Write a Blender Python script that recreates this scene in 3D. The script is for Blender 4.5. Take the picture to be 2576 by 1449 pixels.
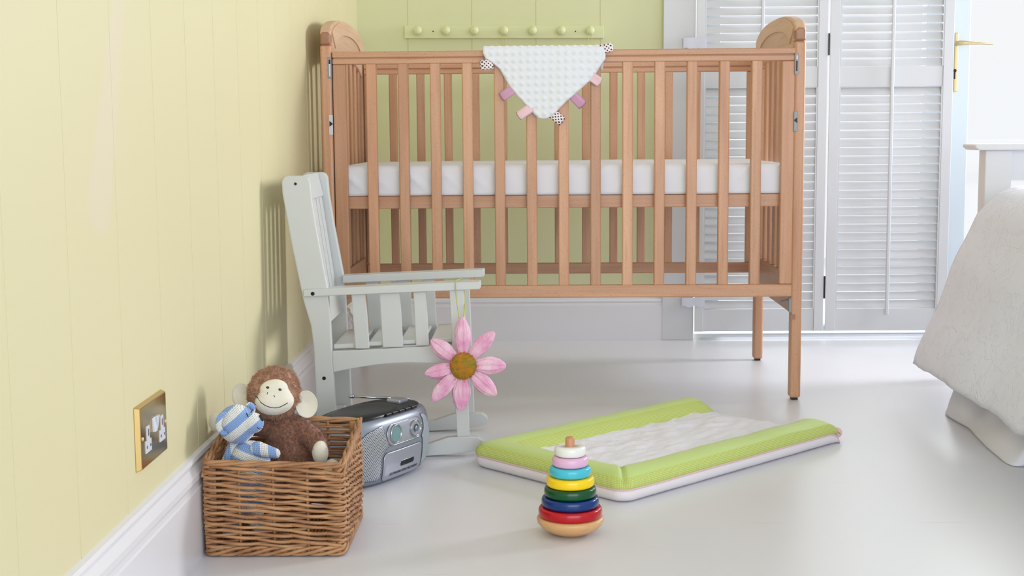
import bpy, bmesh, math, random
import numpy as np
from mathutils import Vector, Matrix, noise

random.seed(7); np.random.seed(7)
for o in list(bpy.data.objects):
    bpy.data.objects.remove(o)
scene = bpy.context.scene
COL = scene.collection
PI = math.pi

# ------------------------------------------------------------------ camera
F, PITCH, YAW, ROLL, HC = 3.41521652, 0.11378095, -0.01488308, -0.00750935, 0.69948579
XL, YB = -0.5737, 4.5636
f = Vector((math.sin(YAW)*math.cos(PITCH), math.cos(YAW)*math.cos(PITCH), -math.sin(PITCH)))
r = Vector((math.cos(YAW), -math.sin(YAW), 0)); u = r.cross(f)
r2 = math.cos(ROLL)*r + math.sin(ROLL)*u; u2 = -math.sin(ROLL)*r + math.cos(ROLL)*u
cam = bpy.data.cameras.new('camera'); cam.sensor_width = 36; cam.lens = F*1000/2576*36
cam.clip_start = .05; cam.clip_end = 100
co = bpy.data.objects.new('camera', cam); COL.objects.link(co)
M = Matrix((( r2.x, u2.x, -f.x, 0), (r2.y, u2.y, -f.y, 0), (r2.z, u2.z, -f.z, HC), (0, 0, 0, 1)))
co.matrix_world = M
scene.camera = co

# ------------------------------------------------------------------ sky, lights, exposure
scene.view_settings.view_transform = 'Standard'
scene.view_settings.look = 'None'
scene.view_settings.gamma = 1
scene.view_settings.use_curve_mapping = False
scene.view_settings.exposure = -0.60
world = bpy.data.worlds.new('sky'); scene.world = world; world.use_nodes = True
bg = world.node_tree.nodes['Background']
bg.inputs[0].default_value = (.915, .935, .955, 1); bg.inputs[1].default_value = 1.52

def area(name, loc, target, sx, sy, power, col=(1, 1, 1), spread=180):
    l = bpy.data.lights.new(name, 'AREA'); l.shape = 'RECTANGLE'; l.size = sx; l.size_y = sy
    l.energy = power; l.color = col; l.spread = math.radians(spread)
    o = bpy.data.objects.new(name, l); COL.objects.link(o); o.location = loc
    o.rotation_euler = (Vector(target)-Vector(loc)).to_track_quat('-Z', 'Y').to_euler()
    return o
# window in the right-hand wall, beyond the bed: the key light that throws the cot and chair shadows on the yellow wall
area('side_window_daylight', (3.3, 4.15, 1.45), (-.57, 3.0, .55), .75, 1.0, 46, (.93, .95, 1), 100)
# daylight on the terrace outside the garden doors
area('garden_daylight', (1.5, 5.7, 1.3), (1.2, 4.65, 0), 2.2, .9, 115, (.93, .97, 1))
# added soft fill behind the camera, lifts the back wall and fronts
area('rear_fill_light', (1.0, -2.6, 1.15), (.1, 3.4, .45), 4.2, 2.2, 188, (.86, .925, 1))

# ------------------------------------------------------------------ materials
def lin(c):
    return tuple(((v/255)/12.92 if v/255 <= .04045 else ((v/255+.055)/1.055)**2.4) for v in c)+(1,)
class NT:
    def __init__(s, name):
        s.m = bpy.data.materials.new(name); s.m.use_nodes = True; s.t = s.m.node_tree
        s.b = s.t.nodes['Principled BSDF']
    def n(s, typ, **kw):
        nd = s.t.nodes.new(typ)
        for k, v in kw.items():
            if k.startswith('i_'): nd.inputs[k[2:].replace('_', ' ')].default_value = v
            else: setattr(nd, k, v)
        return nd
    def l(s, a, b): s.t.links.new(a, b)
def mat(name, rgb, rough=.5, metal=0, spec=.5, coat=0, sheen=0, bump=None, var=None):
    """bump=(scale, strength, stretch); var=(rgb2, scale, stretch)"""
    t = NT(name); b = t.b
    b.inputs['Base Color'].default_value = lin(rgb); b.inputs['Roughness'].default_value = rough
    b.inputs['Metallic'].default_value = metal; b.inputs['Specular IOR Level'].default_value = spec
    b.inputs['Coat Weight'].default_value = coat; b.inputs['Coat Roughness'].default_value = .08
    b.inputs['Sheen Weight'].default_value = sheen
    tc = t.n('ShaderNodeTexCoord')
    if var:
        mp = t.n('ShaderNodeMapping'); mp.inputs['Scale'].default_value = var[2]
        nz = t.n('ShaderNodeTexNoise'); nz.inputs['Scale'].default_value = var[1]; nz.inputs['Detail'].default_value = 4
        mx = t.n('ShaderNodeMix', data_type='RGBA')
        mx.inputs[6].default_value = lin(rgb); mx.inputs[7].default_value = lin(var[0])
        cr = t.n('ShaderNodeMapRange'); cr.inputs[1].default_value = .35; cr.inputs[2].default_value = .65
        t.l(tc.outputs['Object'], mp.inputs[0]); t.l(mp.outputs[0], nz.inputs['Vector'])
        t.l(nz.outputs[0], cr.inputs[0]); t.l(cr.outputs[0], mx.inputs[0]); t.l(mx.outputs[2], b.inputs['Base Color'])
    if bump:
        mp = t.n('ShaderNodeMapping'); mp.inputs['Scale'].default_value = bump[2] if len(bump) > 2 else (1, 1, 1)
        nz = t.n('ShaderNodeTexNoise'); nz.inputs['Scale'].default_value = bump[0]; nz.inputs['Detail'].default_value = 5
        bp = t.n('ShaderNodeBump'); bp.inputs['Strength'].default_value = bump[1]; bp.inputs['Distance'].default_value = bump[3] if len(bump) > 3 else .002
        t.l(tc.outputs['Object'], mp.inputs[0]); t.l(mp.outputs[0], nz.inputs['Vector'])
        t.l(nz.outputs[0], bp.inputs['Height']); t.l(bp.outputs[0], b.inputs['Normal'])
    return t.m

def wood(name, axis, base=(213, 165, 130), dark=(190, 137, 103), fleck=(150, 98, 66), rough=.38, fl=.5):
    """Beech: long soft figure along the grain, small brown flecks, a tone of its own per piece."""
    t = NT(name); b = t.b
    tc = t.n('ShaderNodeTexCoord'); oi = t.n('ShaderNodeObjectInfo')
    add = t.n('ShaderNodeVectorMath', operation='ADD'); sc = t.n('ShaderNodeVectorMath', operation='SCALE')
    cmb = t.n('ShaderNodeCombineXYZ')
    for i in range(3): t.l(oi.outputs['Random'], cmb.inputs[i])
    t.l(cmb.outputs[0], sc.inputs[0]); sc.inputs['Scale'].default_value = 7.3
    t.l(tc.outputs['Object'], add.inputs[0]); t.l(sc.outputs[0], add.inputs[1])
    s1 = [14, 14, 14]; s1[axis] = 1.6
    s2 = [900, 900, 900]; s2[axis] = 170
    def noi(s, det, dist=0.0):
        mp = t.n('ShaderNodeMapping'); mp.inputs['Scale'].default_value = s
        nz = t.n('ShaderNodeTexNoise'); nz.inputs['Scale'].default_value = 1; nz.inputs['Detail'].default_value = det
        nz.inputs['Distortion'].default_value = dist
        t.l(add.outputs[0], mp.inputs[0]); t.l(mp.outputs[0], nz.inputs['Vector']); return nz.outputs[0]
    n1 = noi(s1, 3, .6); n2 = noi(s2, 1)
    s3 = [150, 150, 150]; s3[axis] = 5
    n3 = noi(s3, 2, .2)
    mr = t.n('ShaderNodeMapRange'); mr.inputs[1].default_value = .3; mr.inputs[2].default_value = .7
    t.l(n1, mr.inputs[0])
    mx = t.n('ShaderNodeMix', data_type='RGBA'); mx.inputs[6].default_value = lin(base); mx.inputs[7].default_value = lin(dark)
    t.l(mr.outputs[0], mx.inputs[0])
    m3 = t.n('ShaderNodeMix', data_type='RGBA', blend_type='MULTIPLY'); m3.inputs[7].default_value = (.82, .76, .70, 1)
    g3 = t.n('ShaderNodeMapRange'); g3.inputs[1].default_value = .5; g3.inputs[2].default_value = .75; g3.inputs[4].default_value = .7
    t.l(n3, g3.inputs[0]); t.l(g3.outputs[0], m3.inputs[0]); t.l(mx.outputs[2], m3.inputs[6])
    f2 = t.n('ShaderNodeMapRange'); f2.inputs[1].default_value = .64; f2.inputs[2].default_value = .72; f2.inputs[4].default_value = fl
    t.l(n2, f2.inputs[0])
    m2 = t.n('ShaderNodeMix', data_type='RGBA'); m2.inputs[7].default_value = lin(fleck)
    t.l(f2.outputs[0], m2.inputs[0]); t.l(m3.outputs[2], m2.inputs[6])
    hs = t.n('ShaderNodeHueSaturation')
    v = t.n('ShaderNodeMapRange'); v.inputs[3].default_value = .9; v.inputs[4].default_value = 1.1
    t.l(oi.outputs['Random'], v.inputs[0]); t.l(v.outputs[0], hs.inputs['Value'])
    t.l(m2.outputs[2], hs.inputs['Color']); t.l(hs.outputs[0], b.inputs['Base Color'])
    b.inputs['Roughness'].default_value = rough
    bp = t.n('ShaderNodeBump'); bp.inputs['Strength'].default_value = .12; bp.inputs['Distance'].default_value = .001
    t.l(n2, bp.inputs['Height']); t.l(bp.outputs[0], b.inputs['Normal'])
    return t.m
W_ARCH = wood('beech_pale_panel', 1, (222, 184, 156), (208, 166, 138), (186, 140, 112), .42, .15)
WX, WY, WZ = wood('beech_along_x', 0), wood('beech_along_y', 1), wood('beech_along_z', 2)
W_END = wood('beech_end_grain', 1, (176, 128, 98), (150, 102, 76), (120, 78, 55))
TOYWOOD = wood('toy_maple', 0, (214, 168, 118), (198, 148, 98), (160, 108, 66), .32, .15)

WHITE = mat('white_gloss_paint', (226, 226, 222), .3, bump=(30, .05))
SKIRT = mat('skirting_white_paint', (224, 222, 226), .3)
SHUT = mat('shutter_white_paint', (208, 209, 212), .35)
CHAIRP = mat('chair_white_paint', (200, 202, 201), .32, bump=(25, .04))
BEDP = mat('bed_white_paint', (226, 226, 228), .4)
PVC = mat('door_white_pvc', (206, 216, 222), .3)
PAPER = mat('white_paper', (214, 216, 230), .7, bump=(60, .2))
DARK = mat('dark_metal', (38, 36, 34), .4, .6)
GREYM = mat('grey_metal', (138, 138, 142), .45, .3)
WHITEPL = mat('white_plastic', (206, 208, 218), .35)
BLACK = mat('black_thread', (22, 20, 20), .6)
BRASS = mat('polished_brass', (196, 166, 108), .16, 1.0, bump=(9, .12, (1, 1, 1), .004))
BRASS2 = mat('lacquered_brass', (214, 192, 144), .35, .5)
SHEET = mat('white_cotton_sheet', (232, 232, 240), .85, bump=(5, .35, (1, 1, 1), .01))
YG_BACK = (218, 220, 176)
WALLB = mat('back_wall_green_paint', YG_BACK, .6)
PEGP = mat('peg_rail_green_paint', (219, 222, 172), .45)

def left_wall_mat():
    t = NT('left_wall_yellow_paint'); b = t.b; b.inputs['Roughness'].default_value = .5
    g = t.n('ShaderNodeNewGeometry'); sx = t.n('ShaderNodeSeparateXYZ'); t.l(g.outputs['Position'], sx.inputs[0])
    def math_(op, a, c=None, cl=False):
        m = t.n('ShaderNodeMath', operation=op); m.use_clamp = cl
        for i, v in enumerate((a, c)):
            if v is None: continue
            if isinstance(v, (int, float)): m.inputs[i].default_value = v
            else: t.l(v, m.inputs[i])
        return m.outputs[0]
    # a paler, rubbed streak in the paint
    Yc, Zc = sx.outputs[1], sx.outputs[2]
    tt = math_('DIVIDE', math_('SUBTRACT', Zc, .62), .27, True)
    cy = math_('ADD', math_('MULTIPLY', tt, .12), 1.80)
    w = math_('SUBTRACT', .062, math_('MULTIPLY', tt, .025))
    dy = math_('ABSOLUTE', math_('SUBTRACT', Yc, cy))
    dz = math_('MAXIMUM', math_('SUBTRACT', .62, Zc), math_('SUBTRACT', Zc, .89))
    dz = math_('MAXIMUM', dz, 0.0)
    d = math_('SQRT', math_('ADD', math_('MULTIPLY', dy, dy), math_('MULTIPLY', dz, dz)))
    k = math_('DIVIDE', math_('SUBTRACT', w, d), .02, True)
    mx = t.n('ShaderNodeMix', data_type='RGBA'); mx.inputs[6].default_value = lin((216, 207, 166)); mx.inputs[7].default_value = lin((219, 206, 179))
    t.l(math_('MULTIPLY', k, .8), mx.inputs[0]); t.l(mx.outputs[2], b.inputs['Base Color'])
    return t.m
WALLL = left_wall_mat()

def floor_mat():
    t = NT('white_painted_floorboards'); b = t.b
    g = t.n('ShaderNodeTexCoord')
    nz = t.n('ShaderNodeTexNoise'); nz.inputs['Scale'].default_value = 2.2; nz.inputs['Detail'].default_value = 5
    t.l(g.outputs['Object'], nz.inputs['Vector'])
    mx = t.n('ShaderNodeMix', data_type='RGBA'); mx.inputs[6].default_value = lin((225, 225, 232)); mx.inputs[7].default_value = lin((218, 218, 225))
    t.l(nz.outputs[0], mx.inputs[0])
    # short worn seams between the boards
    sx = t.n('ShaderNodeSeparateXYZ'); t.l(g.outputs['Object'], sx.inputs[0])
    md = t.n('ShaderNodeMath', operation='PINGPONG'); md.inputs[1].default_value = .07; t.l(sx.outputs[1], md.inputs[0])
    lt = t.n('ShaderNodeMath', operation='LESS_THAN'); lt.inputs[1].default_value = .0012; t.l(md.outputs[0], lt.inputs[0])
    mp = t.n('ShaderNodeMapping'); mp.inputs['Scale'].default_value = (6, 18, 1)
    n2 = t.n('ShaderNodeTexNoise'); n2.inputs['Scale'].default_value = 1; n2.inputs['Detail'].default_value = 3
    t.l(g.outputs['Object'], mp.inputs[0]); t.l(mp.outputs[0], n2.inputs['Vector'])
    mr = t.n('ShaderNodeMapRange'); mr.inputs[1].default_value = .58; mr.inputs[2].default_value = .7; mr.inputs[4].default_value = .35
    t.l(n2.outputs[0], mr.inputs[0])
    ml = t.n('ShaderNodeMath', operation='MULTIPLY'); t.l(lt.outputs[0], ml.inputs[0]); t.l(mr.outputs[0], ml.inputs[1])
    m2 = t.n('ShaderNodeMix', data_type='RGBA'); m2.inputs[7].default_value = lin((150, 145, 138))
    t.l(ml.outputs[0], m2.inputs[0]); t.l(mx.outputs[2], m2.inputs[6]); t.l(m2.outputs[2], b.inputs['Base Color'])
    b.inputs['Roughness'].default_value = .34; b.inputs['Specular IOR Level'].default_value = .85
    bp = t.n('ShaderNodeBump'); bp.inputs['Strength'].default_value = .08; bp.inputs['Distance'].default_value = .004
    n3 = t.n('ShaderNodeTexNoise'); n3.inputs['Scale'].default_value = 14; t.l(g.outputs['Object'], n3.inputs['Vector'])
    t.l(n3.outputs[0], bp.inputs['Height']); t.l(bp.outputs[0], b.inputs['Normal'])
    return t.m
FLOOR = floor_mat()

def glass_mat():
    t = NT('door_glass'); nt = t.t
    tr = t.n('ShaderNodeBsdfTransparent'); gl = t.n('ShaderNodeBsdfGlossy'); gl.inputs['Roughness'].default_value = .02
    fr = t.n('ShaderNodeFresnel'); fr.inputs[0].default_value = 1.35; mx = t.n('ShaderNodeMixShader')
    t.l(fr.outputs[0], mx.inputs[0]); t.l(tr.outputs[0], mx.inputs[1]); t.l(gl.outputs[0], mx.inputs[2])
    t.l(mx.outputs[0], nt.nodes['Material Output'].inputs[0]); return t.m
GLASS = glass_mat()

def gingham_mat():
    t = NT('lime_gingham_cotton'); b = t.b; b.inputs['Roughness'].default_value = .8
    tc = t.n('ShaderNodeTexCoord'); sx = t.n('ShaderNodeSeparateXYZ'); t.l(tc.outputs['UV'], sx.inputs[0])
    outs = []
    for i in range(2):
        md = t.n('ShaderNodeMath', operation='PINGPONG'); md.inputs[1].default_value = .0017; t.l(sx.outputs[i], md.inputs[0])
        lt = t.n('ShaderNodeMath', operation='LESS_THAN'); lt.inputs[1].default_value = .00085; t.l(md.outputs[0], lt.inputs[0]); outs.append(lt.outputs[0])
    ad = t.n('ShaderNodeMath', operation='ADD'); t.l(outs[0], ad.inputs[0]); t.l(outs[1], ad.inputs[1])
    hf = t.n('ShaderNodeMath', operation='MULTIPLY'); hf.inputs[1].default_value = .5; t.l(ad.outputs[0], hf.inputs[0])
    mx = t.n('ShaderNodeMix', data_type='RGBA'); mx.inputs[6].default_value = lin((204, 222, 132)); mx.inputs[7].default_value = lin((174, 180, 92))
    t.l(hf.outputs[0], mx.inputs[0]); t.l(mx.outputs[2], b.inputs['Base Color']); return t.m
GING = gingham_mat()
LIME = mat('lime_cotton', (190, 212, 122), .6, sheen=.2, bump=(14, .25, (1, 1, 1), .006))
TERRY = mat('white_terry', (238, 236, 246), .95, bump=(450, .7, (1, 1, 1), .002))
MATWHITE = mat('white_vinyl_cotton', (228, 222, 226), .6, bump=(12, .3, (1, 1, 1), .006))
PINKH = mat('pink_hem', (232, 190, 196), .8)

# ------------------------------------------------------------------ mesh helpers
class MB:
    def __init__(s): s.v = []; s.f = []; s.mi = []; s.uv = None
    def add(s, vs, fs, mi=0):
        k = len(s.v); s.v += [tuple(p) for p in vs]; s.f += [tuple(i+k for i in q) for q in fs]; s.mi += [mi]*len(fs); return s
    def box(s, x0, x1, y0, y1, z0, z1, mi=0):
        vs = [(x, y, z) for z in (z0, z1) for y in (y0, y1) for x in (x0, x1)]
        return s.add(vs, [(0, 2, 3, 1), (4, 5, 7, 6), (0, 1, 5, 4), (2, 6, 7, 3), (0, 4, 6, 2), (1, 3, 7, 5)], mi)
    def obox(s, c, ax, ay, az, mi=0):
        """oriented box: centre c and three half-extent vectors"""
        c = Vector(c); ax, ay, az = Vector(ax), Vector(ay), Vector(az)
        vs = [c+i*ax+j*ay+k*az for k in (-1, 1) for j in (-1, 1) for i in (-1, 1)]
        return s.add(vs, [(0, 2, 3, 1), (4, 5, 7, 6), (0, 1, 5, 4), (2, 6, 7, 3), (0, 4, 6, 2), (1, 3, 7, 5)], mi)
    def prism(s, poly, fn, d0, d1, mi=0):
        """poly [(a,b)] extruded; fn(a,b,d)->xyz"""
        n = len(poly); vs = [fn(a, b, d0) for a, b in poly]+[fn(a, b, d1) for a, b in poly]
        fs = [tuple(range(n))[::-1], tuple(range(n, 2*n))]+[(i, (i+1) % n, n+(i+1) % n, n+i) for i in range(n)]
        return s.add(vs, fs, mi)
    def tube(s, pts, rad, n=8, cap=True, mi=0, closed=False, flat=1.0):
        pts = [Vector(p) for p in pts]; R = rad if isinstance(rad, (list, tuple)) else [rad]*len(pts)
        up = None; vs = []
        m = len(pts)
        for i, p in enumerate(pts):
            d = (pts[(i+1) % m]-pts[i-1]) if closed else (pts[min(i+1, m-1)]-pts[max(i-1, 0)])
            if d.length < 1e-9: d = Vector((0, 0, 1))
            d.normalize()
            if up is None:
                up = Vector((0, 0, 1)) if abs(d.z) < .9 else Vector((1, 0, 0))
            a = d.cross(up)
            if a.length < 1e-4: a = d.cross(Vector((1, .3, 0)))
            a.normalize(); b = a.cross(d); b.normalize(); up = b
            for k in range(n):
                t = 2*PI*k/n; vs.append(p+R[i]*(math.cos(t)*a+flat*math.sin(t)*b))
        fs = []
        for i in range(m if closed else m-1):
            for k in range(n):
                j = (i+1) % m
                fs.append((i*n+k, i*n+(k+1) % n, j*n+(k+1) % n, j*n+k))
        if cap and not closed:
            fs.append(tuple(range(n))[::-1]); fs.append(tuple((m-1)*n+k for k in range(n)))
        return s.add(vs, fs, mi)
    def lathe(s, prof, c=(0, 0, 0), n=48, mi=0, axis='z'):
        vs = []; m = len(prof)
        for rr, z in prof:
            for k in range(n):
                t = 2*PI*k/n
                if axis == 'z': vs.append((c[0]+rr*math.cos(t), c[1]+rr*math.sin(t), c[2]+z))
                else: vs.append((c[0]+rr*math.cos(t), c[1]-z, c[2]+rr*math.sin(t)))   # axis towards -y
        fs = [(i*n+k, i*n+(k+1) % n, (i+1)*n+(k+1) % n, (i+1)*n+k) for i in range(m-1) for k in range(n)]
        if prof[0][0] > 1e-6: fs.append(tuple(range(n))[::-1])
        if prof[-1][0] > 1e-6: fs.append(tuple((m-1)*n+k for k in range(n)))
        return s.add(vs, fs, mi)
    def grid(s, fn, nu, nv, mi=0, cu=False):
        vs = [fn(i/(nu if cu else nu-1), j/(nv-1)) for i in range(nu) for j in range(nv)]
        fs = []
        for i in range(nu if cu else nu-1):
            for j in range(nv-1):
                a = i*nv+j; b = ((i+1) % nu)*nv+j; fs.append((a, b, b+1, a+1))
        return s.add(vs, fs, mi)
    def ell(s, c, R, n=24, m=14, rot=None, mi=0, fn=None):
        def g(uu, vv):
            a = 2*PI*uu; b = PI*(vv-.5)
            p = Vector((R[0]*math.cos(b)*math.cos(a), R[1]*math.cos(b)*math.sin(a), R[2]*math.sin(b)))
            if fn: p = fn(p, a, b)
            if rot: p = rot @ p
            return p+Vector(c)
        return s.grid(g, n, m, mi, True)
    def obj(s, name, mats, parent=None, bevel=0, smooth=False, solid=0, seg=2, sub=0, merge=False, fixn=True):
        me = bpy.data.meshes.new(name); me.from_pydata(s.v, [], s.f)
        mats = mats if isinstance(mats, (list, tuple)) else [mats]
        for m_ in mats: me.materials.append(m_)
        me.polygons.foreach_set('material_index', s.mi)
        if smooth: me.polygons.foreach_set('use_smooth', [True]*len(s.f))
        if s.uv is not None:
            ul = me.uv_layers.new(name='UVMap'); L = me.loops
            vi = np.zeros(len(L), dtype=int); L.foreach_get('vertex_index', vi)
            ul.data.foreach_set('uv', np.array(s.uv, dtype=float)[vi].ravel())
        me.validate(); me.update()
        if merge or fixn:
            bm = bmesh.new(); bm.from_mesh(me)
            if merge: bmesh.ops.remove_doubles(bm, verts=bm.verts, dist=1e-5)
            if fixn: bmesh.ops.recalc_face_normals(bm, faces=bm.faces)
            bm.to_mesh(me); bm.free()
        o = bpy.data.objects.new(name, me); COL.objects.link(o)
        if parent: o.parent = parent
        if bevel:
            md = o.modifiers.new('bevel', 'BEVEL'); md.width = bevel; md.segments = seg; md.limit_method = 'ANGLE'; md.angle_limit = math.radians(35)
        if solid:
            md = o.modifiers.new('solid', 'SOLIDIFY'); md.thickness = solid; md.offset = -1
        if sub:
            md = o.modifiers.new('sub', 'SUBSURF'); md.levels = sub; md.render_levels = sub
        return o

def empty(name, loc=(0, 0, 0), rot=(0, 0, 0)):
    o = bpy.data.objects.new(name, None); COL.objects.link(o); o.location = loc; o.rotation_euler = rot; o.empty_display_size = .05; return o
def tag(o, label=None, cat=None, group=None, kind=None):
    for k, v in (('label', label), ('category', cat), ('group', group), ('kind', kind)):
        if v: o[k] = v
    return o
def struct(o, label=None):
    o['kind'] = 'structure'
    if label: o['label'] = label
    return o
def XYZ(a, b, d): return (a, b, d)
def smooth_angle(o, deg=40):
    me = o.data
    me.polygons.foreach_set('use_smooth', [True]*len(me.polygons))
    bm = bmesh.new(); bm.from_mesh(me)
    for e in bm.edges:
        if len(e.link_faces) == 2 and e.calc_face_angle(0) > math.radians(deg): e.smooth = False
    bm.to_mesh(me); bm.free(); return o

# ------------------------------------------------------------------ the room
b = MB(); b.box(XL-.2, 5.5, -3.5, 7.5, -.06, 0); struct(b.obj('floor', FLOOR))
b = MB(); b.box(XL-.2, 5.5, -1.2, YB+.2, 2.6, 2.7); struct(b.obj('ceiling', WHITE))

def boards(a0, a1, grooves, depth=.002, w=.0013):
    """profile of boarding along one axis: list of (along, out)"""
    pr = [(a0, 0)]
    for g in grooves: pr += [(g-w, 0), (g-w*.35, -depth), (g+w*.35, -depth), (g+w, 0)]
    pr.append((a1, 0)); return pr
pr = boards(-1.0, YB+.2, [1.4606+.2039*k for k in range(-11, 16) if 1.4606+.2039*k < YB-.05])
b = MB(); n_ = len(pr)
poly = [(XL+d, y) for y, d in pr]+[(XL-.15, YB+.2), (XL-.15, -1.0)]
b.prism(poly, XYZ, 0, 2.6); struct(b.obj('wall_left', WALLL))
pr = boards(XL, .47, [-.4072+.2124*k for k in range(4)])
b = MB(); poly = [(x, YB-d) for x, d in pr]+[(.533, YB), (.533, YB+.16), (XL, YB+.16)]
b.prism(poly, XYZ, 0, 2.6); b.box(.533, 3.2, YB, YB+.16, 2.12, 2.6); b.box(3.2, 5.5, YB, YB+.16, 0, 2.6)
struct(b.obj('wall_back', WALLB))

SK = [(0, 0), (.0207, 0), (.0207, .118), (.0185, .121), (.0175, .127), (.0195, .133), (.0185, .141), (.0135, .147), (.0105, .153), (.011, .159), (.008, .164), (.0, .1663)]
b = MB(); b.prism(SK, lambda a, z, d: (XL+a, d, z), -1.0, YB); struct(smooth_angle(b.obj('baseboard_left', SKIRT), 25))
b = MB(); b.prism(SK, lambda a, z, d: (d, YB-a, z), XL, .445); struct(smooth_angle(b.obj('baseboard_back', SKIRT), 25))
# door casing with its plinth block
b = MB(); b.box(.437, .5427, YB-.022, YB, 0, 2.2); b.box(.437, 3.2, YB-.022, YB, 2.1, 2.2)
struct(b.obj('trim_1', SHUT, bevel=.002), None)

# ------------------------------------------------------------------ garden doors (white frames, glass)
def leaf(name, x0, x1, sx0, sx1):
    e = empty(name, ((x0+x1)/2, YB+.11, 0)); struct(e)
    def P(bm, nm, m, **k):
        o = bm.obj(nm, m, e, **k); o.matrix_parent_inverse = Matrix.Translation((-(x0+x1)/2, -(YB+.11), 0)); return o
    y0, y1 = YB+.08, YB+.14
    b = MB(); b.box(x0, sx0, y0, y1, .014, 2.1); b.box(sx1, x1, y0, y1, .014, 2.1)
    b.box(sx0, sx1, y0, y1, .014, .034); b.box(sx0, sx1, y0, y1, 1.98, 2.1)
    P(b, 'door_frame', PVC, bevel=.004)
    b = MB(); b.box(sx0+.0, sx1, YB+.105, YB+.115, .034, 1.98); P(b, 'glass_pane', GLASS)
    return e, P
d1, P1 = leaf('door_1', .565, 1.40, .64, 1.33)
d2, P2 = leaf('door_2', 1.402, 3.18, 1.477, 3.1)
# brass lever handle on the right leaf: long plate, lever, keyhole
yp = YB+.08
hb = MB(); hb.box(1.4225, 1.4350, yp-.008, yp-.0, .826, 1.022)
hnd = P2(hb, 'door_handle', BRASS2, bevel=.003); hnd['label'] = 'brass lever handle on a long back plate'
b = MB(); pts = [(1.428, yp-.006, .986), (1.429, yp-.03, .986), (1.432, yp-.042, .986), (1.45, yp-.045, .9855), (1.49, yp-.045, .984), (1.535, yp-.045, .983)]
b.tube(pts, [.008, .008, .0085, .0065, .0045, .0045], 10)
lv = b.obj('lever', BRASS2, hnd, smooth=True)
b = MB(); b.lathe([(0, 0), (.0055, 0), (.0055, .0015), (0, .0015)], (1.4245, yp-.008, .896), 16, axis='y'); b.box(1.4215, 1.4265, yp-.0095, yp-.008, .868, .892)
b.obj('keyhole', DARK, hnd)

# ------------------------------------------------------------------ louvred bifold shutters
def shutter(x0, x1, s0, s1, label):
    cx = (x0+x1)/2; ys0, ys1 = YB-.032, YB-.004
    e = empty('louvered_shutter', (cx, YB-.018, .03)); tag(e, label, 'shutter', 'folding louvred shutters at the garden doors')
    inv = Matrix.Translation((-cx, -(YB-.018), -.03))
    def P(bm, nm, m, par=e, **k):
        o = bm.obj(nm, m, par, **k)
        if par is e: o.matrix_parent_inverse = inv
        return o
    zb, zt = .03, 2.08
    for poly in ([(x0, ys0), (s0, ys0), (s0, ys1), (x0+.0065, ys1)], [(s1, ys0), (x1, ys0), (x1, ys1), (s1, ys1)]):
        b = MB(); b.prism(poly, XYZ, zb, zt); P(b, 'stile', SHUT, bevel=.002)
    rails = [(zb, .105), (.842, .908), (2.0, zt)]
    for a, c in rails:
        b = MB(); b.box(s0, s1, ys0+.004, ys1-.002, a, c); P(b, 'rail', SHUT, bevel=.001)
    # beads that hold the louvres
    b = MB()
    for q in (s0, s1):
        q0, q1 = (q, q+.004) if q == s0 else (q-.004, q)
        b.box(q0, q1, ys0+.001, ys0+.007, .105, .842); b.box(q0, q1, ys0+.001, ys0+.007, .908, 2.0)
    P(b, 'bead', SHUT)
    pitch = .02832; ang = math.radians(67); hw = .0141; ht = .0019
    for lo, hi in ((.105, .842), (.908, 2.0)):
        b = MB(); n = int(round((hi-lo)/pitch)); pt = (hi-lo)/n
        for k in range(n):
            z = lo+(k+.5)*pt
            prof = [(math.cos(t)*hw, math.sin(t)*ht) for t in [2*PI*i/10 for i in range(10)]]
            prof = [((hw if p[0] > 0 else -hw)*abs(p[0]/hw)**.6, p[1]) for p in prof]
            ca, sa = math.cos(ang), math.sin(ang)
            b.prism(prof, lambda a, c, d, z=z: (d, YB-.018+a*ca-c*sa, z+a*sa+c*ca), s0+.001, s1-.001)
        P(b, 'louver_bank', SHUT)
    xm = (s0+s1)/2+.0
    b = MB(); b.box(xm-.006, xm+.006, ys0-.016, ys0-.005, .085, .80+1.15); P(b, 'tilt_rod', SHUT, bevel=.003)
    return e, P
sa, PA = shutter(.5447, .9765, .574, .9449, 'white louvred shutter panel behind the right end of the cot, next to the yellow-green wall')
sb, PB = shutter(.9822, 1.3885, 1.0168, 1.355, 'white louvred shutter panel beside the brass-handled glass door')
for z0, z1 in ((.945, 1.016), (.14, .215)):
    b = MB(); b.box(.9772, .9815, YB-.034, YB-.026, z0, z1); PB(b, 'hinge', DARK)
# white paper tabs bridging casing and shutter
for z0, z1, lab in ((.970, 1.006, 'white paper strip stuck over the shutter edge just above the cot rail'), (.115, .146, 'white paper strip stuck over the shutter edge just below the cot')):
    b = MB()
    def pf(uu, vv, z0=z0, z1=z1):
        x = .5015+.0775*uu
        return (x, YB-.0332-.0004*math.sin(uu*9), z0+(z1-z0)*vv+(.003*math.sin(uu*14) if vv < .1 else 0))
    b.grid(pf, 16, 4); tag(b.obj('paper_strip', PAPER, solid=.0008), lab, 'paper')

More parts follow.
